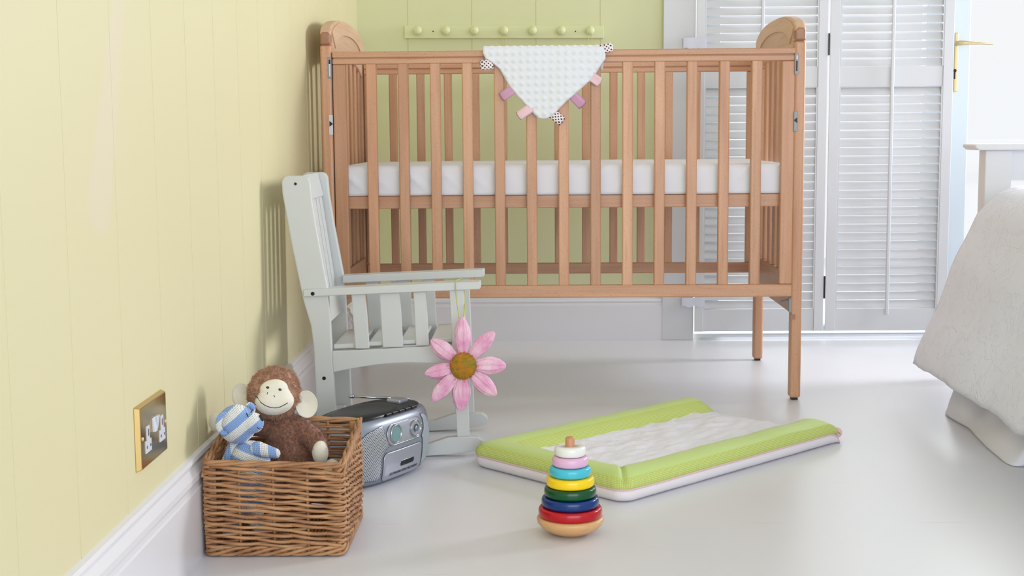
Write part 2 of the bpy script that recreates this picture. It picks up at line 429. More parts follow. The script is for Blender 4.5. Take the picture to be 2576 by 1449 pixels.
# ------------------------------------------------------------------ peg rail
pe = empty('peg_rail', (-.09, YB, 1.03)); tag(pe, 'long yellow-green painted peg rail with seven round pegs on the back wall', 'coat rack')
inv = Matrix.Translation((.09, -YB, -1.03))
b = MB(); b.prism([(-.4172, 1.0125), (.2412, 1.0075), (.2412, 1.0495), (-.4172, 1.0545)], lambda a, z, d: (a, d, z), YB-.016, YB-.0002)
o = b.obj('board', PEGP, pe, bevel=.002); o.matrix_parent_inverse = inv
pegs = [(-.3705, 1.0353), (-.2776, 1.0345), (-.1841, 1.0337), (-.0871, 1.0329), (.0069, 1.0321), (.1003, 1.0313), (.195, 1.0305)]
for i, (x, z) in enumerate(pegs):
    b = MB(); b.lathe([(.006, 0), (.006, .022), (.010, .026), (.0135, .032), (.0145, .037), (.0135, .042), (.009, .0465), (0, .048)], (x, YB-.014, z), 24, axis='y')
    o = b.obj('peg', PEGP, pe, smooth=True); o.matrix_parent_inverse = inv
for x, z in ((-.322, 1.0345), (.148, 1.0305)):
    b = MB(); b.lathe([(0, 0), (.0022, 0), (.0022, .0012), (0, .0012)], (x, YB-.0158, z), 12, axis='y')
    o = b.obj('screw', DARK, pe); o.matrix_parent_inverse = inv
STRING = mat('pale_yellow_string', (222, 224, 160), .7)
for (x, z), lab in ((pegs[3], 'pale yellow thread loop hanging from the middle peg'), (pegs[6], 'pale yellow thread loop hanging from the rightmost peg')):
    pts = [(x-.004, YB-.03, z-.062), (x-.0045, YB-.035, z-.03), (x-.009, YB-.036, z), (x-.004, YB-.036, z+.0075), (x+.004, YB-.036, z+.0075), (x+.009, YB-.036, z), (x+.006, YB-.035, z-.03), (x+.005, YB-.03, z-.062)]
    b = MB(); b.tube(pts, .0008, 6); tag(b.obj('hanging_thread', STRING, smooth=True), lab, 'string', 'threads hanging from the peg rail')

# ------------------------------------------------------------------ brass double socket on the left wall
se = empty('wall_socket', (XL, 1.982, .263)); tag(se, 'polished brass double power socket low on the yellow wall', 'power socket')
inv = Matrix.Translation((-XL, -1.982, -.263))
def PS(b, nm, m, par=se, **k):
    o = b.obj(nm, m, par, **k)
    if par is se: o.matrix_parent_inverse = inv
    return o
b = MB(); y0, y1, z0, z1 = 1.9095, 2.0545, .2155, .3110; t_ = .0085
vs = [(XL, y0, z0), (XL, y1, z0), (XL, y1, z1), (XL, y0, z1), (XL+t_, y0+.004, z0+.003), (XL+t_, y1-.004, z0+.003), (XL+t_, y1-.004, z1-.003), (XL+t_, y0+.004, z1-.003)]
b.add(vs, [(0, 3, 2, 1), (4, 5, 6, 7), (0, 1, 5, 4), (1, 2, 6, 5), (2, 3, 7, 6), (3, 0, 4, 7)]); PS(b, 'face_plate', BRASS, bevel=.001)
xf = XL+t_
SOCKH = mat('socket_slot', (90, 92, 104), .6)
for yc in (1.9475, 2.0225):
    w, zt_, zm, zb_ = .0145, .277, .256, .238
    T = [(yc-w, zb_), (yc+w, zb_), (yc+w, zm), (yc+.0065, zm), (yc+.0065, zt_), (yc-.0065, zt_), (yc-.0065, zm), (yc-w, zm)]
    b = MB(); b.prism(T, lambda a, z, d: (d, a, z), xf, xf+.0012); s_ = PS(b, 'socket_outlet', WHITEPL); s_['label'] = 'white T-shaped outlet insert'
    b = MB(); b.box(xf+.0011, xf+.0016, yc-.002, yc+.002, .262, .272)
    for s2 in (-1, 1): b.box(xf+.0011, xf+.0016, yc+s2*.009-.0022, yc+s2*.009+.0022, .2445, .2485)
    b.obj('pin_slots', SOCKH, s_)
for yc, k in ((1.9775, 1), (1.9925, -1)):
    b = MB(); b.prism([(0, .283), (0, .262), (.0050, .262 if k > 0 else .263), (.0015, .283)] if k > 0 else [(0, .283), (0, .262), (.0015, .262), (.0048, .283)], lambda a, z, d: (xf+a, d, z), yc-.006, yc+.006)
    PS(b, 'rocker_switch', WHITEPL, bevel=.0005)
for yc in (1.921, 2.0445):
    b = MB()
    vs = []; n = 12
    for rr, dx in ((.0032, 0), (.0030, .0012), (0.0, .0016)):
        for k in range(n): vs.append((xf+dx, yc+rr*math.cos(2*PI*k/n), .2625+rr*math.sin(2*PI*k/n)))
    fs = [(i*n+k, i*n+(k+1) % n, (i+1)*n+(k+1) % n, (i+1)*n+k) for i in range(2) for k in range(n)]
    b.add(vs, fs); PS(b, 'screw', BRASS2, smooth=True)

# ------------------------------------------------------------------ cot
cot = empty('cot', (-.53946, 3.51087, 0), (0, 0, -.00941))
tag(cot, 'beech wood baby cot with slatted sides and arched ends on four square legs', 'cot')
CL, CD = 1.2385, .652
# posts
for nm, x0, x1, y0, y1 in (('leg', 0, .029, 0, .036), ('leg', CL-.028, CL, 0, .036), ('leg', 0, .029, CD-.036, CD), ('leg', CL-.028, CL, CD-.036, CD)):
    b = MB(); b.box(x0, x1, y0, y1, .006, .926)
    lg = b.obj(nm, WZ, cot, bevel=.006, seg=3)
    b = MB(); b.box(x0+.006, x1-.006, y0+.006, y1-.006, 0, .007); b.obj('foot_pad', DARK, lg)
# arched end panels
def arch_z(y, a, zc, zt, yc=CD/2, p=2.2):
    s = min(1, abs((y-yc)/a)); return zc+(zt-zc)*(1-s**p)**(1/p)
def arch(xo0, xo1, inner):
    n = 40; ys = [CD*i/n for i in range(n+1)]
    top = [(y, arch_z(y, CD/2+.002, .952, 1.006)) for y in ys]
    lowr = [(y, arch_z(y, CD/2-.03, .845, .902)) if .036 < y < CD-.036 else (y, .926) for y in ys]
    b = MB(); vs = []
    for x in (xo0, xo1):
        for y, z in top: vs.append((x, y, z))
        for y, z in lowr: vs.append((x, y, z))
    m = n+1; fs = []
    for i in range(n):
        fs.append((i, i+1, m+i+1, m+i)); fs.append((2*m+i, 3*m+i, 3*m+i+1, 2*m+i+1))
        fs.append((i, 2*m+i, 2*m+i+1, i+1)); fs.append((m+i, m+i+1, 3*m+i+1, 3*m+i))
    fs.append((0, m, 3*m, 2*m)); fs.append((n, 2*m+n, 3*m+n, m+n))
    b.add(vs, fs)
    o = b.obj('arched_end', W_ARCH, cot, bevel=.005, seg=3)
    # carved inner oval: a thin lens sunk line, raised rim plate around it
    e = .0035 if inner > 0 else -.0035
    xs = xo1 if inner > 0 else xo0
    b = MB(); pts_o = [(y, arch_z(y, CD/2-.004, .935, 1.001)) for y in [.02+(CD-.04)*i/n for i in range(n+1)]]
    pts_i = [(.075+(CD-.15)*i/n, arch_z(.075+(CD-.15)*i/n, CD/2-.074, .915, .968)) for i in range(n+1)]
    vs = [(xs, y, z) for y, z in pts_o]+[(xs, y, z) for y, z in pts_i]+[(xs+e, y, z) for y, z in pts_o]+[(xs+e, y, z) for y, z in pts_i]
    fs = []
    for i in range(n):
        fs += [(2*m+i, 2*m+i+1, 3*m+i+1, 3*m+i), (i, 2*m+i, 2*m+i+1, i+1), (m+i, m+i+1, 3*m+i+1, 3*m+i)]
    fs += [(0, m, 3*m, 2*m), (n, 2*m+n, 3*m+n, m+n)]
    b.add(vs, fs); b.obj('carved_border', W_ARCH, o, bevel=.001)
    # end-grain block showing above the front post
    b = MB(); b.prism([(xo0, .9265), (xo1, .9265), (xo1, .952), (xo1-.004, .960), (xo0+.004, .960), (xo0, .952)], lambda a, z, d: (a, d, z), -.0015, .03)
    bb_ = b.obj('post_cap', W_END, o, bevel=.005, seg=3)
    return o
arch(.001, .028, 1); arch(CL-.028, CL-.001, -1)
# end rails and end slats
for xa, xb in ((.006, .028), (CL-.028, CL-.006)):
    b = MB(); b.box(xa, xb, .036, CD-.036, .228, .325); b.obj('end_rail', WY, cot, bevel=.003)
    n = 7
    for k in range(n):
        yc = .036+(CD-.072)*(k+.5)/n
        zt = arch_z(yc, CD/2-.03, .845, .902)
        b = MB(); b.box(xa+.004, xb-.005, yc-.0165, yc+.0165, .324, zt+.004); b.obj('end_slat', WZ, cot, bevel=.003)
# front drop side
def side(y0, y1, X0, X1, sl0, pitch, w, st, topz=(.877, .8925, .909)):
    b = MB(); b.box(X0, X1, y0-.002, y1+.002, topz[1]+.0008, topz[2]); b.box(X0, X1, y0, y1, topz[0], topz[1]-.0008); b.box(X0+.002, X1-.002, y0+.003, y1-.003, topz[0]+.002, topz[2]-.002)
    tr = b.obj('top_rail', WX, cot, bevel=.0025)
    b = MB(); b.box(X0, X1, y0, y1, .272, .3045); b.obj('bottom_rail', WX, cot, bevel=.003)
    for a, c in st:
        b = MB(); b.box(a, c, y0+.001, y1-.001, .3045, .877); b.obj('stile', WZ, cot, bevel=.003)
    for k in range(13):
        x = sl0+pitch*k
        b = MB(); b.box(x, x+w, y0+.001, y1-.001, .303, .879); b.obj('slat', WZ, cot, bevel=.003)
side(.004, .026, .0305, 1.2138, .1157, .08224, .0267, [(.0305, .0646), (1.1793, 1.2138)])
side(.612, .634, .0305, 1.2100, .1058, .0830, .0235, [(.0305, .058), (1.1809, 1.21)])
# base board under the mattress with its frame
b = MB(); b.box(.034, 1.205, .029, .047, .505, .5375); b.box(.034, 1.205, .596, .610, .505, .5375); b.box(.034, .05, .047, .596, .505, .5375); b.box(1.189, 1.205, .047, .596, .505, .5375)
b.obj('base_frame', WX, cot, bevel=.002)
b = MB(); b.box(.05, 1.189, .047, .596, .527, .5365); b.obj('base_panel', mat('white_bounce_board', (226, 226, 230), .6), cot)  # unseen panel, made white to bounce light onto the floor below
# latch plates on the front posts
for x0, x1, side_ in ((.0200, .0290, 0), (CL-.028, CL-.0195, 1)):
    for z0, z1, m_ in ((.842, .8945, 0), (.699, .748, 1)):
        b = MB(); b.box(x0-.0005, x1+.0005, -.0012, .004, z0-.001, z1+.001); lp = b.obj('latch_plate', GREYM if (side_ or m_ == 0) else WHITEPL, cot, bevel=.0006)
        b = MB()
        if m_ == 0:
            b.box((x0+x1)/2-.0018, (x0+x1)/2+.0018, -.002, .0, z0+.008 if side_ else z0+.036, z0+.034 if side_ else z1-.006); b.obj('latch_slot', DARK, lp)
            b = MB(); b.box((x0+x1)/2-.002, (x0+x1)/2+.0025, -.0032, .0, z0+.037 if side_ else z0+.004, z1-.005 if side_ else z0+.036); b.obj('latch_tongue', WHITEPL, lp, bevel=.0008)
        else:
            b.prism([(x0+.001, .719), (x1, .7245), (x1, .7275), (x0+.001, .733)] if side_ == 0 else [(x1-.001, .719), (x0, .7245), (x0, .7275), (x1-.001, .733)], lambda a, z, d: (a, d, z), -.002, .0); b.obj('latch_slot', DARK, lp)
# black strips standing in for the shaded gap beside the drop side
b = MB(); b.box(.0285, .0305, .006, .02, .235, .905); b.obj('shadow_gap_strip', DARK, cot)
b = MB(); b.box(1.2139, 1.2108+.006, .006, .02, .255, .905); b.obj('shadow_gap_strip', DARK, cot)
# metal stop and catch under the right end
b = MB(); b.tube([(1.190, .03, .256), (1.203, .016, .262), (1.2085, .008, .262)], .003, 8); b.box(1.2055, 1.2115, .003, .012, .232, .268)
b.obj('metal_catch', GREYM, cot)
b = MB(); b.box(1.2085, 1.2215, -.0012, .01, .213, .226); nt_ = b.obj('notch', W_END, cot); nt_['label'] = 'dark cut notch in the front leg'
# mattress
def mattress():
    x0, x1, y0, y1, z0, z1 = .032, 1.206, .034, .606, .5385, .617
    b = MB(); nx, ny = 420, 14; per = []
    def pt(a, bb, zz):
        return (a, bb, zz)
    rr = .012
    prof = [(0, 0), (0, .008), (0, .016), (0, .024), (0, .032), (0, .040), (0, .048), (.0005, .056), (.001, .062), (.002, .068), (.006, .0745), (.014, .078), (.03, .0785)]
    loop = []
    for i in range(nx+1): loop.append((x0+(x1-x0)*i/nx, y0, 0, -1))
    for i in range(1, 31): loop.append((x1, y0+(y1-y0)*i/31, 1, 0))
    for i in range(nx+1): loop.append((x1-(x1-x0)*i/nx, y1, 0, 1))
    for i in range(1, 31): loop.append((x0, y1-(y1-y0)*i/31, -1, 0))
    n = len(loop); vs = []
    for ins, h in prof:
        for (x, y, nx_, ny_) in loop:
            cx, cy = (x0+x1)/2, (y0+y1)/2
            # pulled sheet: slanting folds fan from the corners
            t = (x-x0)/(x1-x0)
            q = x+(h*1.1 if t < .5 else -h*1.1)+.012*noise.noise(Vector((x*9, h*20, 1)))
            fold = (1-abs(math.sin(q*34+2*noise.noise(Vector((q*5, 0, 7))))))**3*.0085*max(0, .35+1.2*noise.noise(Vector((q*8, 3, h*9))))*(math.sin(min(1, h/.0785)*PI)**.5 if 0 < h < .0785 else 0)
            off = .001+max(0, fold)
            if nx_: off = 0
            X = x+(cx-x)/abs(cx-x)*ins if abs(abs(x-cx)-(x1-x0)/2) < 1e-6 or ins and 0 else x
            X = min(max(X, x0+ins), x1-ins); Y = min(max(y, y0+ins), y1-ins)
            vs.append((X+nx_*off*.3, Y+ny_*off*.9, z0+h+(0.0016*noise.noise(Vector((x*6, y*6, h*30))) if h > .06 else 0)))
    fs = []
    for i in range(len(prof)-1):
        for k in range(n): fs.append((i*n+k, i*n+(k+1) % n, (i+1)*n+(k+1) % n, (i+1)*n+k))
    fs.append(tuple((len(prof)-1)*n+k for k in range(n))); fs.append(tuple(range(n))[::-1])
    b.add(vs, fs); return b
mo = mattress().obj('cot_mattress', SHEET, smooth=True); mo.location = cot.location; mo.rotation_euler = cot.rotation_euler
tag(mo, 'white sheeted cot mattress lying inside the wooden cot', 'mattress')
for p_ in mo.data.polygons:
    if len(p_.vertices) > 4: p_.use_smooth = False

# ------------------------------------------------------------------ comforter cloth over the cot rail
CLOTHM = mat('white_dimple_plush', (236, 238, 245), .9, sheen=.4, bump=(300, .25))
def px2c(x, y): return (.4184+(x-1215)*.0010087, .9142-(y-118)*.000994)
L = [(1214, 121), (1214, 132), (1221, 146), (1240, 158), (1256, 172), (1266, 190), (1279, 213), (1300, 240), (1322, 264), (1343, 288), (1352, 296), (1364, 299.5)]
R = [(1519, 119), (1524, 134), (1524, 148), (1513, 163), (1500, 185), (1488, 200), (1468, 218), (1450, 234), (1422, 258), (1400, 281), (1388, 292), (1372, 299.5)]
def interp(tab, y):
    for (x0, y0), (x1, y1) in zip(tab, tab[1:]):
        if y <= y1: return x0+(x1-x0)*max(0, (y-y0))/(y1-y0)
    return tab[-1][0]
b = MB()
def clothf(uu, vv):
    y = 118+vv*181.4
    xl, xr = interp(L, y), interp(R, y)
    cxx = (xl+xr)/2
    x = xl+(xr-xl)*uu; cx, cz = px2c(x, y)
    e = min(1, min(uu, 1-uu)*(xr-xl)/7.0, (299.6-y)/6.0); e = max(0, e)
    puff = .0075*math.sqrt(max(0, 1-(1-e)**2))
    pit = .0192
    gx = (cx-.42)/pit; gz = (cz-.90)/pit
    dx, dz = gx-round(gx), gz-round(gz)
    bump = .0044*math.exp(-(dx*dx+dz*dz)/.07)*e
    wav = .0035*math.sin(cx*21+cz*9)+.0025*math.sin(cx*48-cz*20)
    return (cx, -.0035-puff-bump-.004-wav*.8*min(1, vv*2.5), cz)
b.grid(clothf, 220, 130)
k0 = 0
# fold over the rail and a short fall behind it
def topf(uu, vv):
    xl, xr = interp(L, 118), interp(R, 118)
    cx, _ = px2c(xl+(xr-xl)*uu, 118)
    a = vv
    e = max(0, min(1, min(uu, 1-uu)*(xr-xl)/7.0))
    pit = .0192; gx = (cx-.42)/pit; d = gx-round(gx)
    path = [(clothf(uu, 0)[1], .9142), (-.004, .9185), (.004, .9195), (.022, .9195), (.032, .916), (.037, .905), (.038, .86)]
    s = a*(len(path)-1); i = min(int(s), len(path)-2); q = s-i
    y = path[i][0]*(1-q)+path[i+1][0]*q; z = path[i][1]*(1-q)+path[i+1][1]*q
    gb = .0030*math.exp(-d*d/.05)*math.exp(-((s*2-round(s*2))**2)/.08)
    return (cx, y+(gb if z < .9 else 0), z+(gb*.8 if z >= .912 and s > .5 else 0)-(1-math.sqrt(max(0, 1-(1-e)**2)))*.005)
b.grid(topf, 220, 26)
cl = b.obj('comforter_cloth', CLOTHM, smooth=True, merge=True); cl.location = cot.location; cl.rotation_euler = cot.rotation_euler
md = cl.modifiers.new('solid', 'SOLIDIFY'); md.thickness = .002; md.offset = -1
tag(cl, 'white bobbly baby comforter with ribbon tabs draped over the cot rail', 'comforter')
def dotted():
    t = NT('pink_ribbon_with_black_dots'); t.b.inputs['Roughness'].default_value = .45
    tc = t.n('ShaderNodeTexCoord'); mp = t.n('ShaderNodeMapping'); mp.inputs['Scale'].default_value = (1, 1, 1)
    t.l(tc.outputs['UV'], mp.inputs[0])
    sx = t.n('ShaderNodeSeparateXYZ'); t.l(mp.outputs[0], sx.inputs[0])
    def mth(op, a, c=None):
        m = t.n('ShaderNodeMath', operation=op)
        for i, v in enumerate((a, c)):
            if v is None: continue
            if isinstance(v, (int, float)): m.inputs[i].default_value = v
            else: t.l(v, m.inputs[i])
        return m.outputs[0]
    def cell(ox, oy):
        P = .0098
        fx = mth('SUBTRACT', mth('FRACT', mth('ADD', mth('DIVIDE', sx.outputs[0], P), ox)), .5)
        fy = mth('SUBTRACT', mth('FRACT', mth('ADD', mth('DIVIDE', sx.outputs[1], P), oy)), .5)
        return mth('LESS_THAN', mth('ADD', mth('MULTIPLY', fx, fx), mth('MULTIPLY', fy, fy)), .04)
    k = mth('MAXIMUM', cell(0.3, 0.3), cell(.8, .8))
    mx = t.n('ShaderNodeMix', data_type='RGBA'); mx.inputs[6].default_value = lin((244, 226, 230)); mx.inputs[7].default_value = lin((30, 24, 34))
    t.l(k, mx.inputs[0]); t.l(mx.outputs[2], t.b.inputs['Base Color']); return t.m
DOT = dotted(); PINK = mat('pale_pink_ribbon', (238, 200, 208), .45); PURP = mat('mauve_ribbon', (204, 152, 184), .4)
tabs = [((1240, 158), (1209, 161), 24, DOT, 'pink ribbon tab with black dots'), ((1292, 222), (1261, 243), 24, PURP, 'mauve ribbon tab'), ((1338, 268), (1303, 292), 24, PINK, 'pale pink ribbon tab'),
        ((1385, 282), (1414, 306), 26, DOT, 'pink ribbon tab with black dots'), ((1434, 232), (1466, 266), 26, PURP, 'mauve ribbon tab'), ((1482, 188), (1510, 208), 24, PINK, 'pale pink ribbon tab'), ((1510, 124), (1540, 118), 22, DOT, 'pink ribbon tab with black dots')]
for i, (a, c, w, m_, lab) in enumerate(tabs):
    A = Vector(px2c(*a)); C_ = Vector(px2c(*c)); d = C_-A; Ln = d.length; d.normalize(); nn = Vector((-d.y, d.x)); hw = w/2*.001
    if i in (3, 4, 5): nn = Vector((d.y, -d.x))
    b = MB(); uv = []
    def rf(uu, vv):
        # loop: out along the front, round the tip, back behind
        s = uu*2
        t_ = s if s <= 1 else 2-s
        rad = .0028*math.sin(min(1, t_*1.02)*PI*.9)+.0004
        yy = -.010+(-rad if s <= 1 else rad)
        if t_ > .9: yy = -.010+(-rad if s <= 1 else rad)*(1-(t_-.9)*8)
        p = A+d*(t_*Ln+ .002*math.sin(vv*PI)*(t_ > .8))+nn*(hw*(vv*2-1))
        uv.append((uu*2*Ln+i*.013, vv*2*hw+.002))
        return (p.x, yy+.0015*math.sin(vv*4+i), p.y)
    b.grid(rf, 21, 6); b.uv = uv
    o = b.obj('ribbon_tab', m_, cl, solid=.0005, smooth=True); o['label'] = lab
    o.location = (0, 0, 0)

# ------------------------------------------------------------------ child's rocking chair
ch = empty('rocking_chair', (-.25, 3.03, 0))
tag(ch, "child's white painted wooden rocking chair standing against the yellow wall in front of the cot", 'rocking chair')
inv = Matrix.Translation((.25, -3.03, 0))
def PC(b, nm, m=CHAIRP, par=ch, **k):
    o = b.obj(nm, m, par, **k)
    if par is ch: o.matrix_parent_inverse = inv
    return o
YN, YF = 2.885, 3.17
for yo, s in ((YN, 1), (YF, -1)):
    ya, yb = (yo+.008, yo+.026) if s > 0 else (yo-.026, yo-.008)
    # rear post: raked upper part, upright lower part
    fn = lambda a, z, d: (a, d, z)
    post = [(-.470, .03), (-.471, .166), (-.473, .245), (-.478, .290), (-.493, .345), (-.514, .46), (-.532, .575), (-.5325, .600), (-.528, .608), (-.520, .612), (-.484, .6125), (-.476, .609), (-.472, .600), (-.469, .560),
            (-.459, .49), (-.440, .375), (-.436, .32), (-.4335, .24), (-.4300, .166), (-.426, .03)]
    b = MB(); b.prism(post, fn, ya, yb); PC(b, 'rear_post', bevel=.003)
    # bolt holes in the post
    if s > 0:
        b = MB(); b.lathe([(0, 0), (.003, 0), (.003, .0012), (0, .0012)], (-.503, ya+.0002, .595), 14, axis='y'); PC(b, 'screw', DARK)
        b = MB(); b.lathe([(0, 0), (.004, 0), (.004, .0012), (0, .0012)], (-.4515, ya+.0002, .1745), 14, axis='y'); PC(b, 'screw', DARK)
        b = MB(); b.lathe([(.0042, 0), (.0042, .0012), (.002, .0014), (0, .0004)], (-.4705, yo+.0002, .360), 14, axis='y'); PC(b, 'screw', DARK)
    # arm: flat board
    y0, y1 = (yo, yo+.045) if s > 0 else (yo-.045, yo)
    if s > 0:
        arm = [(-.4905, .353), (-.113, .367), (-.1105, .370), (-.1105, .381), (-.113, .3835), (-.17, .3825), (-.4905, .3685)]
    else:
        arm = [(-.4395, .356), (-.113, .368), (-.1105, .371), (-.1105, .383), (-.113, .3855), (-.4395, .373)]
    b = MB(); b.prism(arm, fn, y0, y1); PC(b, 'arm_rest', bevel=.003)
    # front leg
    fl = [(-.178, .366), (-.1465, .3675), (-.1380, .044), (-.1650, .043)]
    b = MB(); b.prism(fl, fn, ya, yb); PC(b, 'front_leg', bevel=.002)
    # seat side rail with a shallow arch under it
    rl = [(-.4335, .233), (-.165, .2455), (-.166, .203)]+[(-.166-.26*i/10, .2005-.0125*i/10+.012*math.sin(PI*min(1, i/10))) for i in range(1, 10)]+[(-.4315, .187)]
    b = MB(); b.prism(rl, fn, ya+.001, yb-.001); PC(b, 'seat_side_rail', bevel=.002)
    # three side slats: narrow, wide, narrow
    for x0, x1, xo in ((-.3895, -.3590, .0065), (-.3290, -.2850, .0055), (-.2560, -.2285, .0045)):
        zt = .353+(x0+.49)*.037; zb_ = .236+(x0+.4335)*.0465
        b = MB(); b.prism([(x0, zt+.004), (x1, zt+.005), (x1+xo, zb_), (x0+xo, zb_)], fn, ya+.004, yb-.004); PC(b, 'side_slat', bevel=.002)
    # rocker
    up_ = [(-.535, .030), (-.52, .045), (-.50, .050), (-.42, .047), (-.37, .033), (-.32, .023), (-.27, .022), (-.235, .026), (-.205, .036), (-.185, .043), (-.135, .0445), (-.120, .043), (-.109, .036), (-.106, .027), (-.110, .018), (-.125, .0125)]
    lo_ = [(-.17, .006), (-.23, .0015), (-.30, 0), (-.36, .001), (-.43, .0055), (-.50, .014), (-.53, .021)]
    b = MB(); b.prism(up_+lo_, fn, ya-.001, yb+.001); PC(b, 'rocker', bevel=.002)
ya, yb = YN+.026, YF-.026
fn = lambda a, z, d: (a, d, z)
# crest rail, lower back rail, back slats
b = MB(); b.prism([(-.5045, .608), (-.4935, .6125), (-.4815, .5580), (-.4925, .5550)], fn, ya, yb); PC(b, 'crest_rail', bevel=.002)
b = MB(); b.prism([(-.4645, .345), (-.4555, .348), (-.4405, .291), (-.4495, .288)], fn, ya, yb); PC(b, 'lower_back_rail', bevel=.002)
n = 5; W_ = yb-ya
for k in range(n):
    yc = ya+W_*(k+.5)/n
    b = MB(); b.prism([(-.4930, .568), (-.4865, .569), (-.4555, .340), (-.4630, .339)], fn, yc-.017, yc+.017); PC(b, 'back_slat', bevel=.0015)
# seat slats
for k, (x0, x1) in enumerate(((-.4320, -.3700), (-.3560, -.3020), (-.2880, -.2340), (-.2200, -.1660))):
    z = .2375+(x0+.4335)*.0465
    b = MB(); b.prism([(x0, z), (x1, z+.0025), (x1, z+.0115), (x0, z+.009)] if k else [(x0, z-.002), (x1, z+.0005), (x1, z+.0105), (x0, z+.008)], fn, ya-.0, yb+.0)
    PC(b, 'seat_slat', bevel=.002)
b = MB(); b.prism([(-.177, .200), (-.166, .2005), (-.164, .243), (-.175, .2425)], fn, ya, yb); PC(b, 'front_cross_rail', bevel=.002)
b = MB(); b.prism([(-.468, .050), (-.440, .050), (-.440, .066), (-.468, .066)], fn, ya, yb); PC(b, 'stretcher', bevel=.002)

# ------------------------------------------------------------------ hanging paper flower
PETAL = mat('pink_crepe_paper', (226, 156, 194), .6, spec=.3, bump=(160, .8, (1, 1, .5), .003), var=((240, 200, 218), 30, (1, 1, 1)))
MOSS = mat('mossy_flower_centre', (206, 134, 36), .95, bump=(500, .9, (1, 1, 1), .003), var=((156, 142, 48), 55, (1, 1, 1)))
STAM = mat('pink_stamen', (232, 120, 150), .5)
OLIVE = mat('olive_thread', (178, 178, 60), .7)
FC = Vector((-.1465, 2.838, .2105))
fe = empty('paper_flower', FC); tag(fe, 'pink crepe paper flower with eight petals hanging from the rocking chair arm', 'flower decoration')
tips = [(-.0005, .104), (.066, .0716), (.0904, -.001), (.069, -.064), (-.007, -.098), (-.068, -.076), (-.0816, -.018), (-.068, .0554)]
wid = [.0155, .0155, .0165, .0175, .0175, .0165, .015, .0165]
for i, ((dx, dz), w) in enumerate(zip(tips, wid)):
    Ln = math.hypot(dx, dz); d = Vector((dx, 0, dz)).normalized(); nn = Vector((-d.z, 0, d.x))
    def pf(uu, vv, i=i, w=w, Ln=Ln, d=d, nn=nn):
        t_ = vv; a = 2*PI*uu
        wr = w*(max(0, math.sin(PI*min(1, t_**1.15)*.97+.04))**.62)*(1+.0*t_)
        wr = max(wr, .0005)
        rg = 1+.05*math.sin(a*7+i+t_*2)+.05*math.sin(a*13+2*i)+.16*noise.noise(Vector((math.cos(a)*2.5, math.sin(a)*2.5+t_*1.2, i*3.1)))+.10*noise.noise(Vector((math.cos(a)*7, math.sin(a)*7, i*3.1+t_*4)))
        s = .012+t_*(Ln-.012)
        yy = math.sin(a)*wr*.55*rg
        if math.sin(a) < 0: yy += .0022*math.exp(-(math.cos(a)/.18)**2)*min(1, wr*90)   # centre crease
        return d*s+nn*(math.cos(a)*wr*rg)+Vector((0, yy, 0))
    b = MB(); b.grid(pf, 56, 36, 0, True); b.obj('petal', PETAL, fe, smooth=True)
b = MB()
def cf(p, a, bb): return p*(1+.07*noise.noise(p*220)+.05*noise.noise(p*600))
b.ell((0, -.006, 0), (.0275, .015, .0285), 64, 40, fn=cf)
# moss fibres
rs = np.random.RandomState(3)
for k in range(1500):
    v = rs.normal(size=3); v[1] = -abs(v[1]); v /= np.linalg.norm(v)
    p = Vector((v[0]*.0275, v[1]*.015-.006, v[2]*.0285)); nrm = Vector(v); t1 = nrm.cross(Vector(rs.normal(size=3))).normalized()
    q = p+nrm*.0022+t1*.0018
    b.add([p+t1.cross(nrm)*.0003, p-t1.cross(nrm)*.0003, q], [(0, 1, 2)])
b.obj('flower_centre', MOSS, fe, fixn=False)
for k in range(14):
    a = 2*PI*(k+.3*math.sin(k*5))/14; rr = .0315+.002*math.sin(k*3)
    b = MB(); b.ell((math.cos(a)*rr, -.012, math.sin(a)*rr), (.0016, .0016, .0016), 8, 6); b.tube([(math.cos(a)*.024, -.008, math.sin(a)*.024), (math.cos(a)*rr, -.012, math.sin(a)*rr)], .0005, 5)
    b.obj('stamen', STAM, fe, smooth=True)
b = MB()
A = Vector((-.0035, .0, .101))
pts = [(-.008, .0, .101), (-.012, .012, .125), (-.0165, .038, .150), (-.0170, .043, .172), (-.0150, .050, .1765), (-.010, .068, .1765), (-.007, .090, .1760), (-.004, .0965, .166), (-.001, .088, .150), (.001, .060, .125), (.002, .012, .101)]
# smooth the loop
P_ = [Vector(p) for p in pts]; sp = []
for i in range(len(P_)-1):
    p0, p1, p2, p3 = P_[max(i-1, 0)], P_[i], P_[i+1], P_[min(i+2, len(P_)-1)]
    for j in range(6):
        t_ = j/6; sp.append(.5*((2*p1)+(p2-p0)*t_+(2*p0-5*p1+4*p2-p3)*t_*t_+(3*p1-p0-3*p2+p3)*t_**3))
sp.append(P_[-1]); b.tube(sp, .0010, 6); th = b.obj('hanging_loop', OLIVE, fe, smooth=True); th['label'] = 'olive green thread loop'

